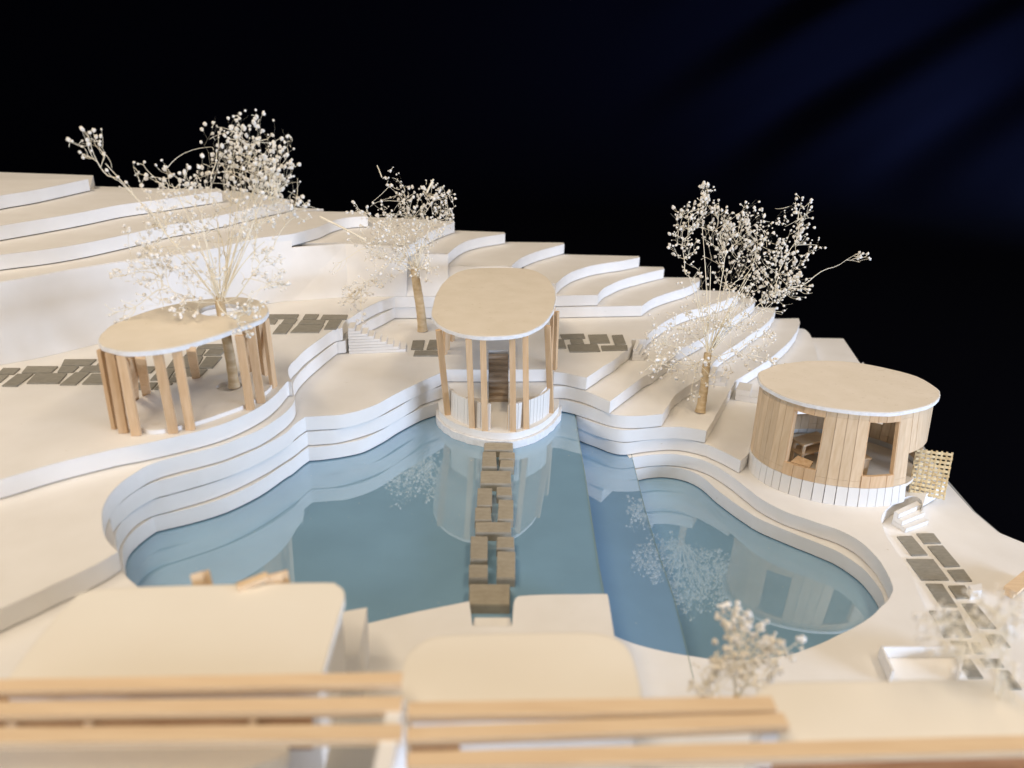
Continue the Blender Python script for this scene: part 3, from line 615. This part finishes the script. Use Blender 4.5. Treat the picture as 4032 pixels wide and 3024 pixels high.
mw, mwhite = MB(), MB(); sills, lints = [MB(), MB()], [MB(), MB()]
for a, b in cuts:
    m_ = (a+b)/2; g = (b-a)*.02; tn = random.uniform(0, .16); s = 1+random.uniform(0, .004)
    if inr(m_, dra, drb):                     # door opening with a lintel
        arcs(mw, a+g, b-g, zdoor, 2.08, tint=tn, s0=s); continue
    w = any(inr(m_, *q) for q in win); r_ = any(inr(m_, *q) for q in rear)
    arcs(mwhite, a+g*1.8, b-g*1.8, -.998, -.36, s0=1.012+random.uniform(0, .004), tint=random.uniform(0, .05), th=.08)
    if w:
        wi = 0 if inr(m_, *win[0]) else 1
        arcs(sills[wi], a+g, b-g, -.352, zs, s0=1.008+random.uniform(0, .01), tint=random.uniform(0, .15), th=.14)
        arcs(lints[wi], a+g, b-g, zh, 2.085, s0=1.006+random.uniform(0, .01), tint=random.uniform(0, .15), th=.14)
    elif r_:
        arcs(mw, a+g, b-g, -.352, zrear, tint=tn); arcs(mw, a+g, b-g, 1.98, 2.08, tint=tn)
    else:
        arcs(mw, a+g, b-g, -.352, zs-.2, tint=tn, s0=s); arcs(mw, a+g, b-g, zs-.193, 1.9, tint=tn, s0=s); arcs(mw, a+g, b-g, 1.906, 2.085, tint=tn+.02, s0=s)
mw.build('wall', VEN, pr); mwhite.build('base_band', bpy.data.materials['slat_white'], pr); [m__.build('window_sill', WOOD, pr) for m__ in sills]; [m__.build('lintel', WOOD, pr) for m__ in lints]
for (a, b) in win:
    for t in (a, b):
        mb = MB(); p = ep(t, 1.0); q = ep(t, 1-.17/ea); d = (ep(t+.01)-ep(t-.01)).normalized()*(.03 if t == a else -.03)
        mb.prism([lean(v, zs+.002) for v in (p, p+d, q+d, q)], [lean(v, zh-.002) for v in (p, p+d, q+d, q)]); mb.build('window_jamb', WOOD, pr)
mb = MB(); mb.slab([ep(tau*i/48, .925) for i in range(48)], -.62, -.5); mb.build('floor', PALE, pr, 40)
# furniture standing inside
ctr = ep(0, 0)
def bench(x, y, rz, label, name='wooden_bench', s=1.0):
    r = empty(name, (x, y, -.5), label, 'bench'); ca, sa = math.cos(rz), math.sin(rz)
    R = lambda a, b, c: Vector((x+(a*ca-b*sa)*s, y+(a*sa+b*ca)*s, -.5+c*s))
    for zz, nm in ((.75, 'seat'), (.4, 'shelf')):
        mb = MB(); mb.prism([R(-.6, -.28, zz), R(.6, -.28, zz), R(.6, .28, zz), R(-.6, .28, zz)], [R(-.6, -.28, zz+.07), R(.6, -.28, zz+.07), R(.6, .28, zz+.07), R(-.6, .28, zz+.07)]); mb.build(nm, WOODX, r)
    for a in (-.5, .5):
        for b in (-.2, .2):
            mb = MB(); mb.bar(R(a, b, 0), R(a, b, .75), .1, .1); mb.build('leg', WOODX, r)
pw1 = ep((w1a+w1b)/2, .35); pw2 = ep((w2a+w2b)/2, .40)
bench(pw1.x-.35, pw1.y+.5, .5, 'wooden shelf bench seen through the left window of the round pavilion')
def crate(x, y, rz, lx, ly, hz, label):
    r = empty('wooden_counter', (x, y, -.5), label, 'counter'); ca, sa = math.cos(rz), math.sin(rz)
    R = lambda a, b, c: Vector((x+a*ca-b*sa, y+a*sa+b*ca, -.5+c))
    q = [(-lx, -ly), (lx, -ly), (lx, ly), (-lx, ly)]
    mb = MB(); mb.prism([R(a, b, 0) for a, b in q], [R(a, b, hz) for a, b in q]); mb.build('cabinet', WOODX, r)
    mb = MB(); mb.prism([R(a*1.05, b*1.05, hz+.002) for a, b in q], [R(a*1.05, b*1.05, hz+.07) for a, b in q]); mb.build('counter_top', VEN, r)
crate(pw2.x-.25, pw2.y+.1, .25, .35, .7, .75, 'wooden counter with flat top seen through the right window of the round pavilion')
crate((pw1.x+pw2.x)/2, (pw1.y+pw2.y)/2+.1, .1, .2, .5, .95, 'narrow tall wooden counter at the right edge of the left window')
p1, p2 = find('F', 552, 1150, -.3, .5), find('F', 700, 1190, -.3, .5)
mb = MB(); A_, B_ = lean(ep(p1[0], .93), zs-.02), lean(ep(p2[0], .93), zs-.02); A2, B2 = lean(ep(p1[0], .80), zs+.12), lean(ep(p2[0], .82), zs+.08)
mb.add([A_, B_, B2, A2]+[v-Vector((0, 0, .06)) for v in (A_, B_, B2, A2)], [(0, 1, 2, 3), (7, 6, 5, 4), (0, 4, 5, 1), (1, 5, 6, 2), (2, 6, 7, 3), (3, 7, 4, 0)])
tag(mb.build('wooden_board', WOOD), 'thin wooden board lying inside the left window sill of the round pavilion', 'board')
# woven screen
r = empty('woven_screen', at(*px('F', 1560, 1392), -1.0), 'woven straw screen panel standing open at the round pavilion door', 'screen')
sb0, sb1 = at(*px('F', 1437, 1362), -1.0), at(*px('F', 1690, 1418), -1.25)
st0, st1 = deep(*px('F', 1490, 1042), depth_of(sb0)-.25), deep(*px('F', 1757, 1072), depth_of(sb1)-.25)
nrm = (sb1-sb0).cross(st0-sb0).normalized()
def sp(a, b): return sb0.lerp(sb1, a).lerp(st0.lerp(st1, a), b)
mb = MB()
for j in range(11):
    b = (j+.45)/11.0
    for o2 in (-.013, .013):
        pts = [sp(k/28, b+o2+random.uniform(-.004, .004)) + nrm*(.022*math.cos(k/28*math.pi*7+j*math.pi)) for k in range(29)]
        mb.tube(pts, .027, 5, random.uniform(0, .15))
mb.build('weft', STRAW, r, 60)
mb = MB()
for i in range(8):
    a = (i+.05)/7.15
    for o2 in (-.014, .014):
        mb.tube([sp(min(1, a+o2+.006*math.sin(k)), k/24) for k in range(25)], .017, 5, random.uniform(0, .15))
mb.build('warp', STRAW, r, 60)
# ------------------------------------------------------------------ dried-flower trees
ICO_V = []; ICO_F = []
bm = bmesh.new(); bmesh.ops.create_icosphere(bm, subdivisions=2, radius=1)
ICO_V = [v.co.copy() for v in bm.verts]; ICO_F = [tuple(v.index for v in f.verts) for f in bm.faces]; bm.free()
def bud(mb, p, r, d):
    d = d.normalized() if d.length > 1e-6 else Vector((0, 0, 1))
    q = Vector((0, 0, 1)).rotation_difference(d); sd = random.random()*50; el = random.uniform(.95, 1.5)
    vs = []
    for v in ICO_V:
        k = 1+.34*noise.noise(v*1.9+Vector((sd, 0, 0)))+.1*noise.noise(v*4+Vector((sd, 3, 0)))
        w = Vector((v.x, v.y, v.z*el))*k
        if v.z > .2: w *= .92+.16*math.sin(5*math.atan2(v.y, v.x)+sd)
        vs.append(p+q @ (w*r))
    mb.add(vs, ICO_F, random.choice((0, 0, .03, .06, .12)))
def curve(a, b, bend, n=5):
    mid = a.lerp(b, .5)+bend; out = []
    for k in range(n+1):
        t = k/n; out.append(a*(1-t)**2+mid*2*t*(1-t)+b*t*t)
    return out
def flower_tree(label, basep, topp, clusters, trunk_r, bud_r, stem_r=.028, spread=1.0, depth_off=0, trunk=True, group=None, sticks=(), loopy=.5, fuzz=0):
    r = empty('dried_flower_tree', basep, label, 'tree', group)
    d0 = depth_of(topp)
    if trunk:
        mb = MB(); n = 14; pts = []; rs = []
        for k in range(n+1):
            t = k/n; pts.append(basep.lerp(topp, t)+Vector((.02*math.sin(t*5), 0, 0))); rs.append(trunk_r[0]+(trunk_r[1]-trunk_r[0])*t+.006*math.sin(t*37)+(.03*max(0, 1-t*12)))
        mb.tube(pts, rs, 16); mb.build('trunk', TAPE, r, 50)
    tw, bd = MB(), MB()
    nodes = [(topp, 0.0, stem_r)]
    targets = []
    first = sorted(clusters, key=lambda c_: (deep(c_[0], c_[1], d0+c_[4])-topp).length)
    for (u, v, rad, n, dy) in first:
        n = int(n*1.35); cdep = d0+dy; c = deep(u, v, cdep); rw = rad*cdep/F*1.18
        # main stem to the cluster
        bn = min(nodes, key=lambda nn: (nn[0]-c).length+.6*nn[1]); st = bn[0]; p0_ = bn[1]
        if p0_ == 0: st = topp-Vector((random.uniform(-.05, .05), 0, random.uniform(0, .2)))
        dirn = (c-st); out = Vector((random.uniform(-.28, .28), random.uniform(-.25, .25), random.uniform(-.05, .3)))*dirn.length
        stem_k = stem_r*(1 if p0_ == 0 else .62)
        pts = curve(st, c, out, 10)
        pts = [p+Vector([noise.noise(p*1.1+Vector((u, 0, s_)))*.2 for s_ in (0, 9, 18)]) if 0 < i_ < 10 else p for i_, p in enumerate(pts)]
        m_ = len(pts); tw.tube(pts, [stem_k*(1-.65*i_/m_) for i_ in range(m_)], 5, 0, False)
        for i_, p in enumerate(pts):
            if i_ > 2: nodes.append((p, p0_+(p-st).length, stem_r*.5))
        for _ in range(n):
            while True:
                q = Vector([random.uniform(-1, 1) for _ in range(3)])
                if q.length < 1: break
            q = c+Vector((q.x*rw, q.y*rw*1.1, q.z*rw))*spread
            targets.append((q, (q-topp).length))
    targets.sort(key=lambda t: t[1])
    for q, dl in targets:
        best = min(nodes, key=lambda nn: (nn[0]-q).length+.22*nn[1]+(2 if nn[1] > dl+.2 else 0))
        L_ = (best[0]-q).length
        bend = Vector([random.uniform(-1, 1) for _ in range(3)])*L_*.36*loopy*2
        pts = curve(best[0], q, bend, 6)
        rr_ = min(.016, best[2]*.8)
        tw.tube(pts, [rr_*(1-.45*i_/6) for i_ in range(7)], 4, 0, False)
        for i_ in (2, 4, 5): nodes.append((pts[i_], best[1]+L_*i_/6, rr_))
        rad = bud_r*random.choice((.55, .7, .85, 1, 1.1, 1.25))
        if random.random() < .86: bud(bd, q, rad, q-pts[-2])
        if random.random() < .4:             # short side sprig with its own bud
            s_ = pts[4]; e_ = s_+Vector([random.uniform(-1, 1) for _ in range(3)])*bud_r*3.2
            tw.tube([s_, s_.lerp(e_, .5)+Vector((0, 0, bud_r*.4)), e_], .009, 4, 0, False)
            if random.random() < .6: bud(bd, e_, rad*.75, e_-s_)
    for _ in range(fuzz):                    # bare hair-thin stalks between the flower heads
        nn = random.choice(nodes); q, _dl = random.choice(targets)
        if (q-nn[0]).length > 1.7 or (q-nn[0]).length < .3: continue
        e_ = nn[0].lerp(q, random.uniform(.5, 1.0)); bend = Vector([random.uniform(-1, 1) for _ in range(3)])*(e_-nn[0]).length*.3
        tw.tube(curve(nn[0], e_, bend, 6), [.010-.0008*i_ for i_ in range(7)], 4, 0, False)
    for k_ in range(fuzz//14):               # a sheaf of straight stalks out of the trunk
        q, _dl = random.choice(targets); q = topp.lerp(q, random.uniform(.5, .95))
        if q.z < topp.z+.4: continue
        tw.tube(curve(topp-Vector((random.uniform(-.04, .04), 0, .2)), q, Vector((random.uniform(-.15, .15), 0, .25)), 8), [.024-.0018*i_ for i_ in range(9)], 5, 0, False)
    for (u0, v0, u1, v1, dd, rr_) in sticks:
        a, b = deep(u0, v0, d0+dd), deep(u1, v1, d0+dd-.3); tw.tube(curve(a, b, Vector((0, 0, .03)), 5), rr_, 6)
    tw.build('twigs', TWIG, r, 60); bd.build('blossoms', BUD, r, 75)
    return r
topL = deep(865, 1170, depth_of(trunkL)-1.0)
flower_tree('largest dried-flower tree growing through the roof of the left pavilion', trunkL, topL,
  [(350, 555, 60, 17, -.8), (455, 700, 40, 3, -.6), (610, 700, 80, 20, 0), (900, 560, 90, 30, .5), (1020, 560, 120, 75, .3), (1090, 680, 80, 60, 0), (960, 680, 130, 70, .5), (830, 700, 90, 25, 0), (1060, 790, 80, 28, -.3), (1200, 820, 45, 13, 0), (1010, 790, 80, 20, .5),
   (750, 800, 130, 42, 0), (640, 900, 100, 30, -.6), (860, 880, 120, 26, .8), (600, 1020, 90, 24, -.5), (1040, 1020, 80, 18, -.2), (650, 1140, 100, 34, -.3), (720, 1190, 60, 18, -.6), (470, 1225, 50, 9, -.4), (1085, 1110, 60, 14, -.8), (940, 1255, 70, 18, -1.0), (1010, 1210, 50, 10, -.8), (780, 1050, 80, 18, -.7), (560, 940, 80, 20, -.5), (500, 1080, 60, 12, -.5), (860, 1090, 80, 14, -.9), (1000, 900, 80, 18, 0)],
  (.145, .13), .046, .026, fuzz=380)
bC = at(*px('C', 1040, 1296), 1.5); tC = deep(*px('C', 985, 850), depth_of(bC)-.8)
flower_tree('small dried-flower tree against the wall behind the central pavilion', bC, tC,
  [(1545, 700, 35, 9, -.2), (1590, 760, 40, 16, 0), (1690, 760, 50, 24, 0), (1740, 790, 55, 34, 0), (1765, 850, 30, 20, 0), (1625, 830, 60, 36, .4), (1530, 860, 80, 38, 0), (1480, 870, 60, 22, 0), (1400, 830, 30, 9, -.3), (1650, 890, 80, 46, .5), (1720, 910, 50, 24, 0), (1430, 960, 60, 16, -.4), (1560, 940, 90, 50, 0), (1520, 1020, 80, 34, -.4), (1470, 1090, 50, 22, -.6), (1620, 1010, 70, 30, -.4), (1375, 1175, 45, 26, -1), (1410, 1150, 40, 16, -1.), (1310, 1060, 22, 4, -.4), (1690, 1070, 50, 10, -.5), (1425, 1250, 30, 5, -2.)],
  (.19, .165), .047, .024, fuzz=240, sticks=((1260, 853, 1440, 945, -.4, .045), (1485, 652, 1503, 697, -.3, .02), (1706, 707, 1680, 760, 0, .04)))
bR = at(*px('d', 1815, 618), 0.0); tR = deep(*px('g', 800, 660), depth_of(bR)-.3)
flower_tree('wide dried-flower tree on the right bank left of the round pavilion', bR, tR,
  [(2785, 745, 28, 18, 0), (2780, 810, 50, 28, 0), (2700, 860, 60, 36, 0), (2690, 950, 60, 32, 0), (2830, 880, 80, 50, .3), (2950, 850, 60, 34, 0), (2900, 960, 90, 60, .4), (3010, 960, 80, 60, 0), (3130, 880, 70, 26, 0), (3160, 820, 40, 14, 0), (3130, 960, 70, 30, 0), (3220, 970, 30, 8, 0), (3060, 1070, 90, 70, 0), (3120, 1130, 70, 44, -.3), (2960, 1100, 80, 44, .3), (3040, 1180, 60, 26, 0), (2840, 1060, 80, 28, .3), (2700, 1080, 60, 14, 0), (3395, 1015, 26, 9, 0), (2600, 1360, 60, 26, -.5), (2570, 1440, 50, 14, -.6), (2700, 1300, 80, 30, 0), (2760, 1230, 80, 26, 0), (2870, 1280, 70, 24, -.4), (2650, 1440, 60, 22, -.5), (2740, 1450, 40, 14, -.7), (2940, 1400, 60, 16, -.8), (3000, 1330, 70, 22, -.4), (3050, 1430, 40, 9, -.8), (2720, 1540, 40, 9, -.8), (2790, 1490, 30, 8, -.8), (2860, 1200, 90, 26, -.2), (2960, 1260, 70, 18, -.2), (2590, 1280, 50, 10, -.3), (2850, 1420, 60, 14, -.8), (2660, 1370, 70, 24, -.7)],
  (.17, .13), .045, .026, fuzz=300)
bN = at(2900, 2800, -1.0); dn = 13.5
flower_tree('small blurred dried-flower bush at the near end of the lower pool', bN, deep(2900, 2740, dn),
  [(2880, 2430, 60, 12, .2), (2930, 2500, 90, 28, 0), (3020, 2540, 60, 20, .2), (3060, 2600, 60, 14, 0), (2870, 2590, 70, 18, -.3), (2790, 2650, 70, 16, -.4), (3000, 2680, 80, 20, -.3), (2760, 2730, 50, 10, -.4), (3150, 2530, 20, 3, 0)],
  (.05, .04), .048, .018, trunk=True, fuzz=60)
bN2 = at(3960, 2900, -1.4)
flower_tree('blurred dried-flower bush overhanging the grey slabs of the right path', bN2, deep(3930, 2760, 11.5),
  [(3700, 2440, 70, 9, 0), (3800, 2420, 80, 14, .2), (3900, 2400, 90, 14, .2), (3950, 2480, 80, 12, 0), (3720, 2560, 80, 12, -.2), (3840, 2560, 90, 14, -.2), (3960, 2620, 70, 10, -.4), (3640, 2480, 50, 6, 0), (4010, 2360, 30, 5, .3)],
  (.05, .04), .036, .014, trunk=True, fuzz=40)
# ------------------------------------------------------------------ near houses and timber screens
def house(label, ring, ztop, zbot, th=.16, inset=.06, m=PAPER):
    c = sum(ring, Vector())/len(ring); r = empty('flat_roofed_house', Vector((c.x, c.y, zbot)), label, 'house')
    mb = MB(); mb.slab(wob(ring, .01), ztop-th, ztop); mb.build('roof', m, r, 40)
    ins = [p+(c-p).normalized()*inset for p in ring]
    mb = MB(); mb.slab(ins, zbot+.004, ztop-th-.003); mb.build('wall', PAPER, r, 40)
NEARP = mat('cream_card', (.80, .72, .58), .8, grain((.86, .81, .715), (.88, .84, .75), .7, bump=.006), bev=.04)
za = 3.2
house('large flat-roofed house at the lower left with rounded cream roof', W(L('K', (0, 700), (40, 655), (200, 440), (330, 290), (420, 195)), za)+seg(za, L('K', (440, 185), (600, 160), (1200, 142), (1760, 130), (1830, 140), (1872, 175), (1872, 230), (1850, 300)))+W(L('K', (1755, 630), (1735, 700)), za), za, 1.5, m=NEARP)
house('middle flat-roofed house with cream roof below the stepping stones', seg(za-.2, L('L', (330, 620), (290, 520), (292, 380), (330, 280), (420, 200), (540, 165), (900, 150), (1400, 145), (1560, 160), (1660, 205), (1720, 290), (1760, 420), (1790, 600))), za-.2, .5, m=NEARP)
house('lower right flat-roofed house with cream roof', seg(za-.2, L('M', (600, 800), (575, 700), (600, 650), (680, 605), (800, 597), (1300, 590), (1900, 578), (2050, 600), (2160, 660), (2250, 740)))+W(L('M', (2350, 960), (740, 985)), za-.2), za-.2, -1.0, m=NEARP)
house('low flat-roofed house with a rounded corner at the bottom left edge', W(L('K', (-100, 1035)), 2.9)+seg(2.9, L('K', (0, 1028), (700, 1015), (1400, 1005), (1550, 1015), (1572, 1040), (1540, 1080), (1440, 1110), (1300, 1150)))+W(L('K', (1200, 1300), (-150, 1300)), 2.9), 2.9, .5, m=NEARP)
house('low flat-roofed house under the long beam at the bottom right corner', W(L('L', (1860, 960), (2700, 930), (2700, 1250), (1900, 1250)), 2.6), 2.6, -1, m=NEARP) if False else None
def beams(label, specs, z, posts):
    c = at(*specs[0][0], z); r = empty('timber_screen', Vector((c.x, c.y, z)), label, 'timber screen', None)
    for (a, b, w) in specs:
        p, q = at(*a, z), at(*b, z); mb = MB(); mb.bar(p, q, w, .12, None, random.uniform(0, .06)); mb.build('beam', WOODX, r)
    for (u, v) in posts:
        p = at(u, v, z-.1); mb = MB(); mb.bar(Vector((p.x, p.y, z-2.2)), Vector((p.x, p.y, z-.105)), .22, .22); mb.build('post', PAPER, r)
    return r
beams('three parallel wooden beams at the lower left edge', [(px('K', -250, 712), px('K', 2190, 667), .22), (px('K', -250, 838), px('K', 2190, 803), .24), (px('K', -250, 980), px('K', 2190, 958), .24)], 3.6, [])
beams('three parallel wooden beams at the bottom centre, below the middle house', [(px('L', 325, 640), px('M', 690, 742), .24), (px('L', 320, 792), px('M', 762, 840), .22)], 3.5, [px('M', 660, 850)])
r_ = beams('long wooden beam running off the bottom right edge', [(px('L', 320, 955), px('M', 2500, 978), .24)], 3.5, [])
# white pillar between the two beam sets
p0 = at(*px('L', 255, 560), 3.6)
mb = MB(); mb.slab([Vector((p0.x-.12, p0.y-2.2, 0)), Vector((p0.x+.12, p0.y-2.2, 0)), Vector((p0.x+.10, p0.y, 0)), Vector((p0.x-.10, p0.y, 0))], .52, 3.62)
tag(mb.build('partition_wall', PAPER), 'thin white partition wall standing between the left and middle wooden beams', 'wall')
# white block wall right of the large house
mb = MB(); mb.slab(W(L('J', (1988, 1045), (2132, 1020), (2085, 1290), (2000, 1320)), 1.7), .505, 1.7)
tag(mb.build('side_wall', PAPER), 'short white wall between the large left house and the near bank', 'wall')
# dark interior floor under the beams
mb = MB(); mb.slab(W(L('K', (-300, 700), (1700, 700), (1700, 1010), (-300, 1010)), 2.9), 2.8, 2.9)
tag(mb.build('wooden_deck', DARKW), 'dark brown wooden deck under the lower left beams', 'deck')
for k, (x, lb) in enumerate(((60, 'leftmost small wooden prop on the dark deck under the beams'), (480, 'second small wooden prop from the left on the dark deck'), (1370, 'right small wooden prop on the dark deck under the beams'))):
    p = at(*px('K', x, 920), 2.9); mb = MB(); mb.bar(p, p+Vector((.1, .05, .4)), .1, .08); tag(mb.build('wooden_prop', WOODX), lb, 'stick', 'wooden props under the beams')
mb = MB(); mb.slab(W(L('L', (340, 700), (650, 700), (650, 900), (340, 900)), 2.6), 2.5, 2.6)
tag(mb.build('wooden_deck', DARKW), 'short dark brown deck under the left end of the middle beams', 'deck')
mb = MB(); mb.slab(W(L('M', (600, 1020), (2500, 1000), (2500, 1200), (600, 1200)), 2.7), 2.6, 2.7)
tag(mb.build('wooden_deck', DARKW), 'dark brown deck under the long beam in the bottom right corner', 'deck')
# wooden deck chairs peeping over the large roof
def lounger(u0, v0, u1, v1, label, z=1.5, dd=13.2):
    a = deep(u0, v0, dd); b = deep(u1, v1, dd-.3); r = empty('deck_chair', Vector((b.x, b.y, z)), label, 'deck chair', 'wooden deck chairs behind the large house')
    d = Vector((.10, .12, -.04)); low = Vector((b.x+(b.x-a.x)*.4, b.y-.3, z+.1))
    mb = MB(); mb.bar(a, low, .2, .1, (1, .4, 0)); mb.build('backrest', WOODX, r)
    mb = MB(); mb.bar(a+d, low+d, .14, .1, (1, .4, 0)); mb.build('side_rail', WOODX, r)
lounger(*px('J', 1140, 822), *px('J', 1210, 895), 'left wooden deck chair back above the roof of the large house')
lounger(*px('J', 1600, 822), *px('J', 1660, 890), 'right wooden deck chair back above the roof of the large house')
a, b = deep(*px('J', 1555, 838), 13.1), deep(*px('J', 1380, 905), 12.9)
mb = MB(); mb.bar(a, b, .14, .1); mb.bar(a, Vector((a.x, a.y, 1.52)), .1, .1); tag(mb.build('wooden_rail', WOODX), 'wooden rail leaning left of the right deck chair', 'rail')
# bench at the right edge
r = empty('wooden_bench', at(*px('G', 1600, 900), -1.5), 'small wooden bench cut by the right edge of the photo', 'bench')
a, b = at(*px('G', 1545, 885), -1.25), at(*px('G', 1720, 745), -1.25)
mb = MB(); mb.bar(a, b, .34, .1); mb.build('seat', WOODX, r)
mb = MB(); mb.bar(a+Vector((0, 0, -.125)), b+Vector((0, 0, -.125)), .22, .14); mb.build('base', WOODX, r)
# white planter frame and small blocks on the path side
r = empty('planter', at(*px('G', 800, 1550), -1.0), 'low white open planter frame beside the right-hand path', 'planter')
q = W(L('G', (470, 1435), (1140, 1432), (1100, 1640), (560, 1640)), -.98)
mb = MB(); mb.slab(q, -.996, -.95); mb.build('bottom', PAPER, r)
for i in (0, 1, 3):
    a, b = q[i], q[(i+1) % 4]; mb = MB(); mb.bar(Vector((a.x, a.y, -.78)), Vector((b.x, b.y, -.78)), .06, .32); mb.build('side', PAPER, r)
for lb, qq, hz in (('small white block on the right edge of the garden path', [(1205, 840), (1310, 822), (1318, 880), (1240, 885)], -1.2), ('small white block at the right edge below the wooden bench', [(1510, 1122), (1595, 1115), (1605, 1165), (1525, 1170)], -1.25)):
    mb = MB(); mb.slab(W(L('G', *qq), hz), -1.498, hz); tag(mb.build('white_block', PAPER), lb, 'block', None)
# ------------------------------------------------------------------ black cloth behind
mb = MB(); nx, nz_ = 300, 210; vs = []
prof = [(-25+5*j, -3.2) for j in range(22)]+[(85+20*math.sin(a_), 16.8-20*math.cos(a_)) for a_ in [math.pi/2*(j+1)/24 for j in range(24)]]+[(105, 17.8+1*j) for j in range(140)]
for j, (yy, zz) in enumerate(prof):
    for i in range(nx+1):
        x = -150+300*i/nx; s_ = x*.52-zz*.85
        k = min(1, max(0, (x-8)/30)); k = k*k*(3-2*k); k *= min(1, max(0, (yy-86)/16))
        vs.append((x, yy+k*(1.5*math.sin(s_*.50+1.9+.01*x)+.4*math.sin(s_*1.1+.5))+(1.2*noise.noise(Vector((x*.03, zz*.03, 0))) if yy > 84 else 0), zz+(.1*noise.noise(Vector((x*.1, yy*.1, 0))))))
nr = len(prof)-1
fs = [(j*(nx+1)+i, j*(nx+1)+i+1, (j+1)*(nx+1)+i+1, (j+1)*(nx+1)+i) for j in range(nr) for i in range(nx)]
mb.add(vs, fs); tag(mb.build('backdrop', CLOTH, None, 180), kind='structure')
# ------------------------------------------------------------------ light
def area(name, loc, target, sx, sy, power, col):
    l = bpy.data.lights.new(name, 'AREA'); l.shape = 'RECTANGLE'; l.size = sx; l.size_y = sy; l.energy = power; l.color = col
    o = bpy.data.objects.new(name, l); C.objects.link(o); o.location = loc
    o.rotation_euler = (Vector(target)-Vector(loc)).to_track_quat('-Z', 'Y').to_euler(); return o
area('ceiling_lamp', (34, 12, 62), (0, 20, 0), 80, 8, 16500, (1, .79, .53))
area('ceiling_lamp_near', (-25, -4, 66), (0, 14, 0), 70, 10, 27000, (1, .81, .58))
area('window_light', (60, -14, 9), (0, 28, 2), 30, 12, 43000, (.60, .74, 1))
area('front_left_light', (-50, -35, 20), (5, 24, 0), 30, 20, 14000, (.95, .93, .95))  # broad near-neutral area light from behind and left of the camera
area('added_fold_light', (100, 60, -1), (36, 106, 6), 20, 20, 30000, (.32, .45, 1)).data.spread = math.radians(50)  # added blue lamp without a known source, rakes across the cloth folds
w = bpy.data.worlds.new('World'); S.world = w; w.use_nodes = True
w.node_tree.nodes['Background'].inputs[0].default_value = (.75, .82, 1, 1); w.node_tree.nodes['Background'].inputs[1].default_value = .12
S.view_settings.view_transform = 'Standard'; S.view_settings.look = 'None'; S.view_settings.exposure = 0.12; S.view_settings.gamma = 1
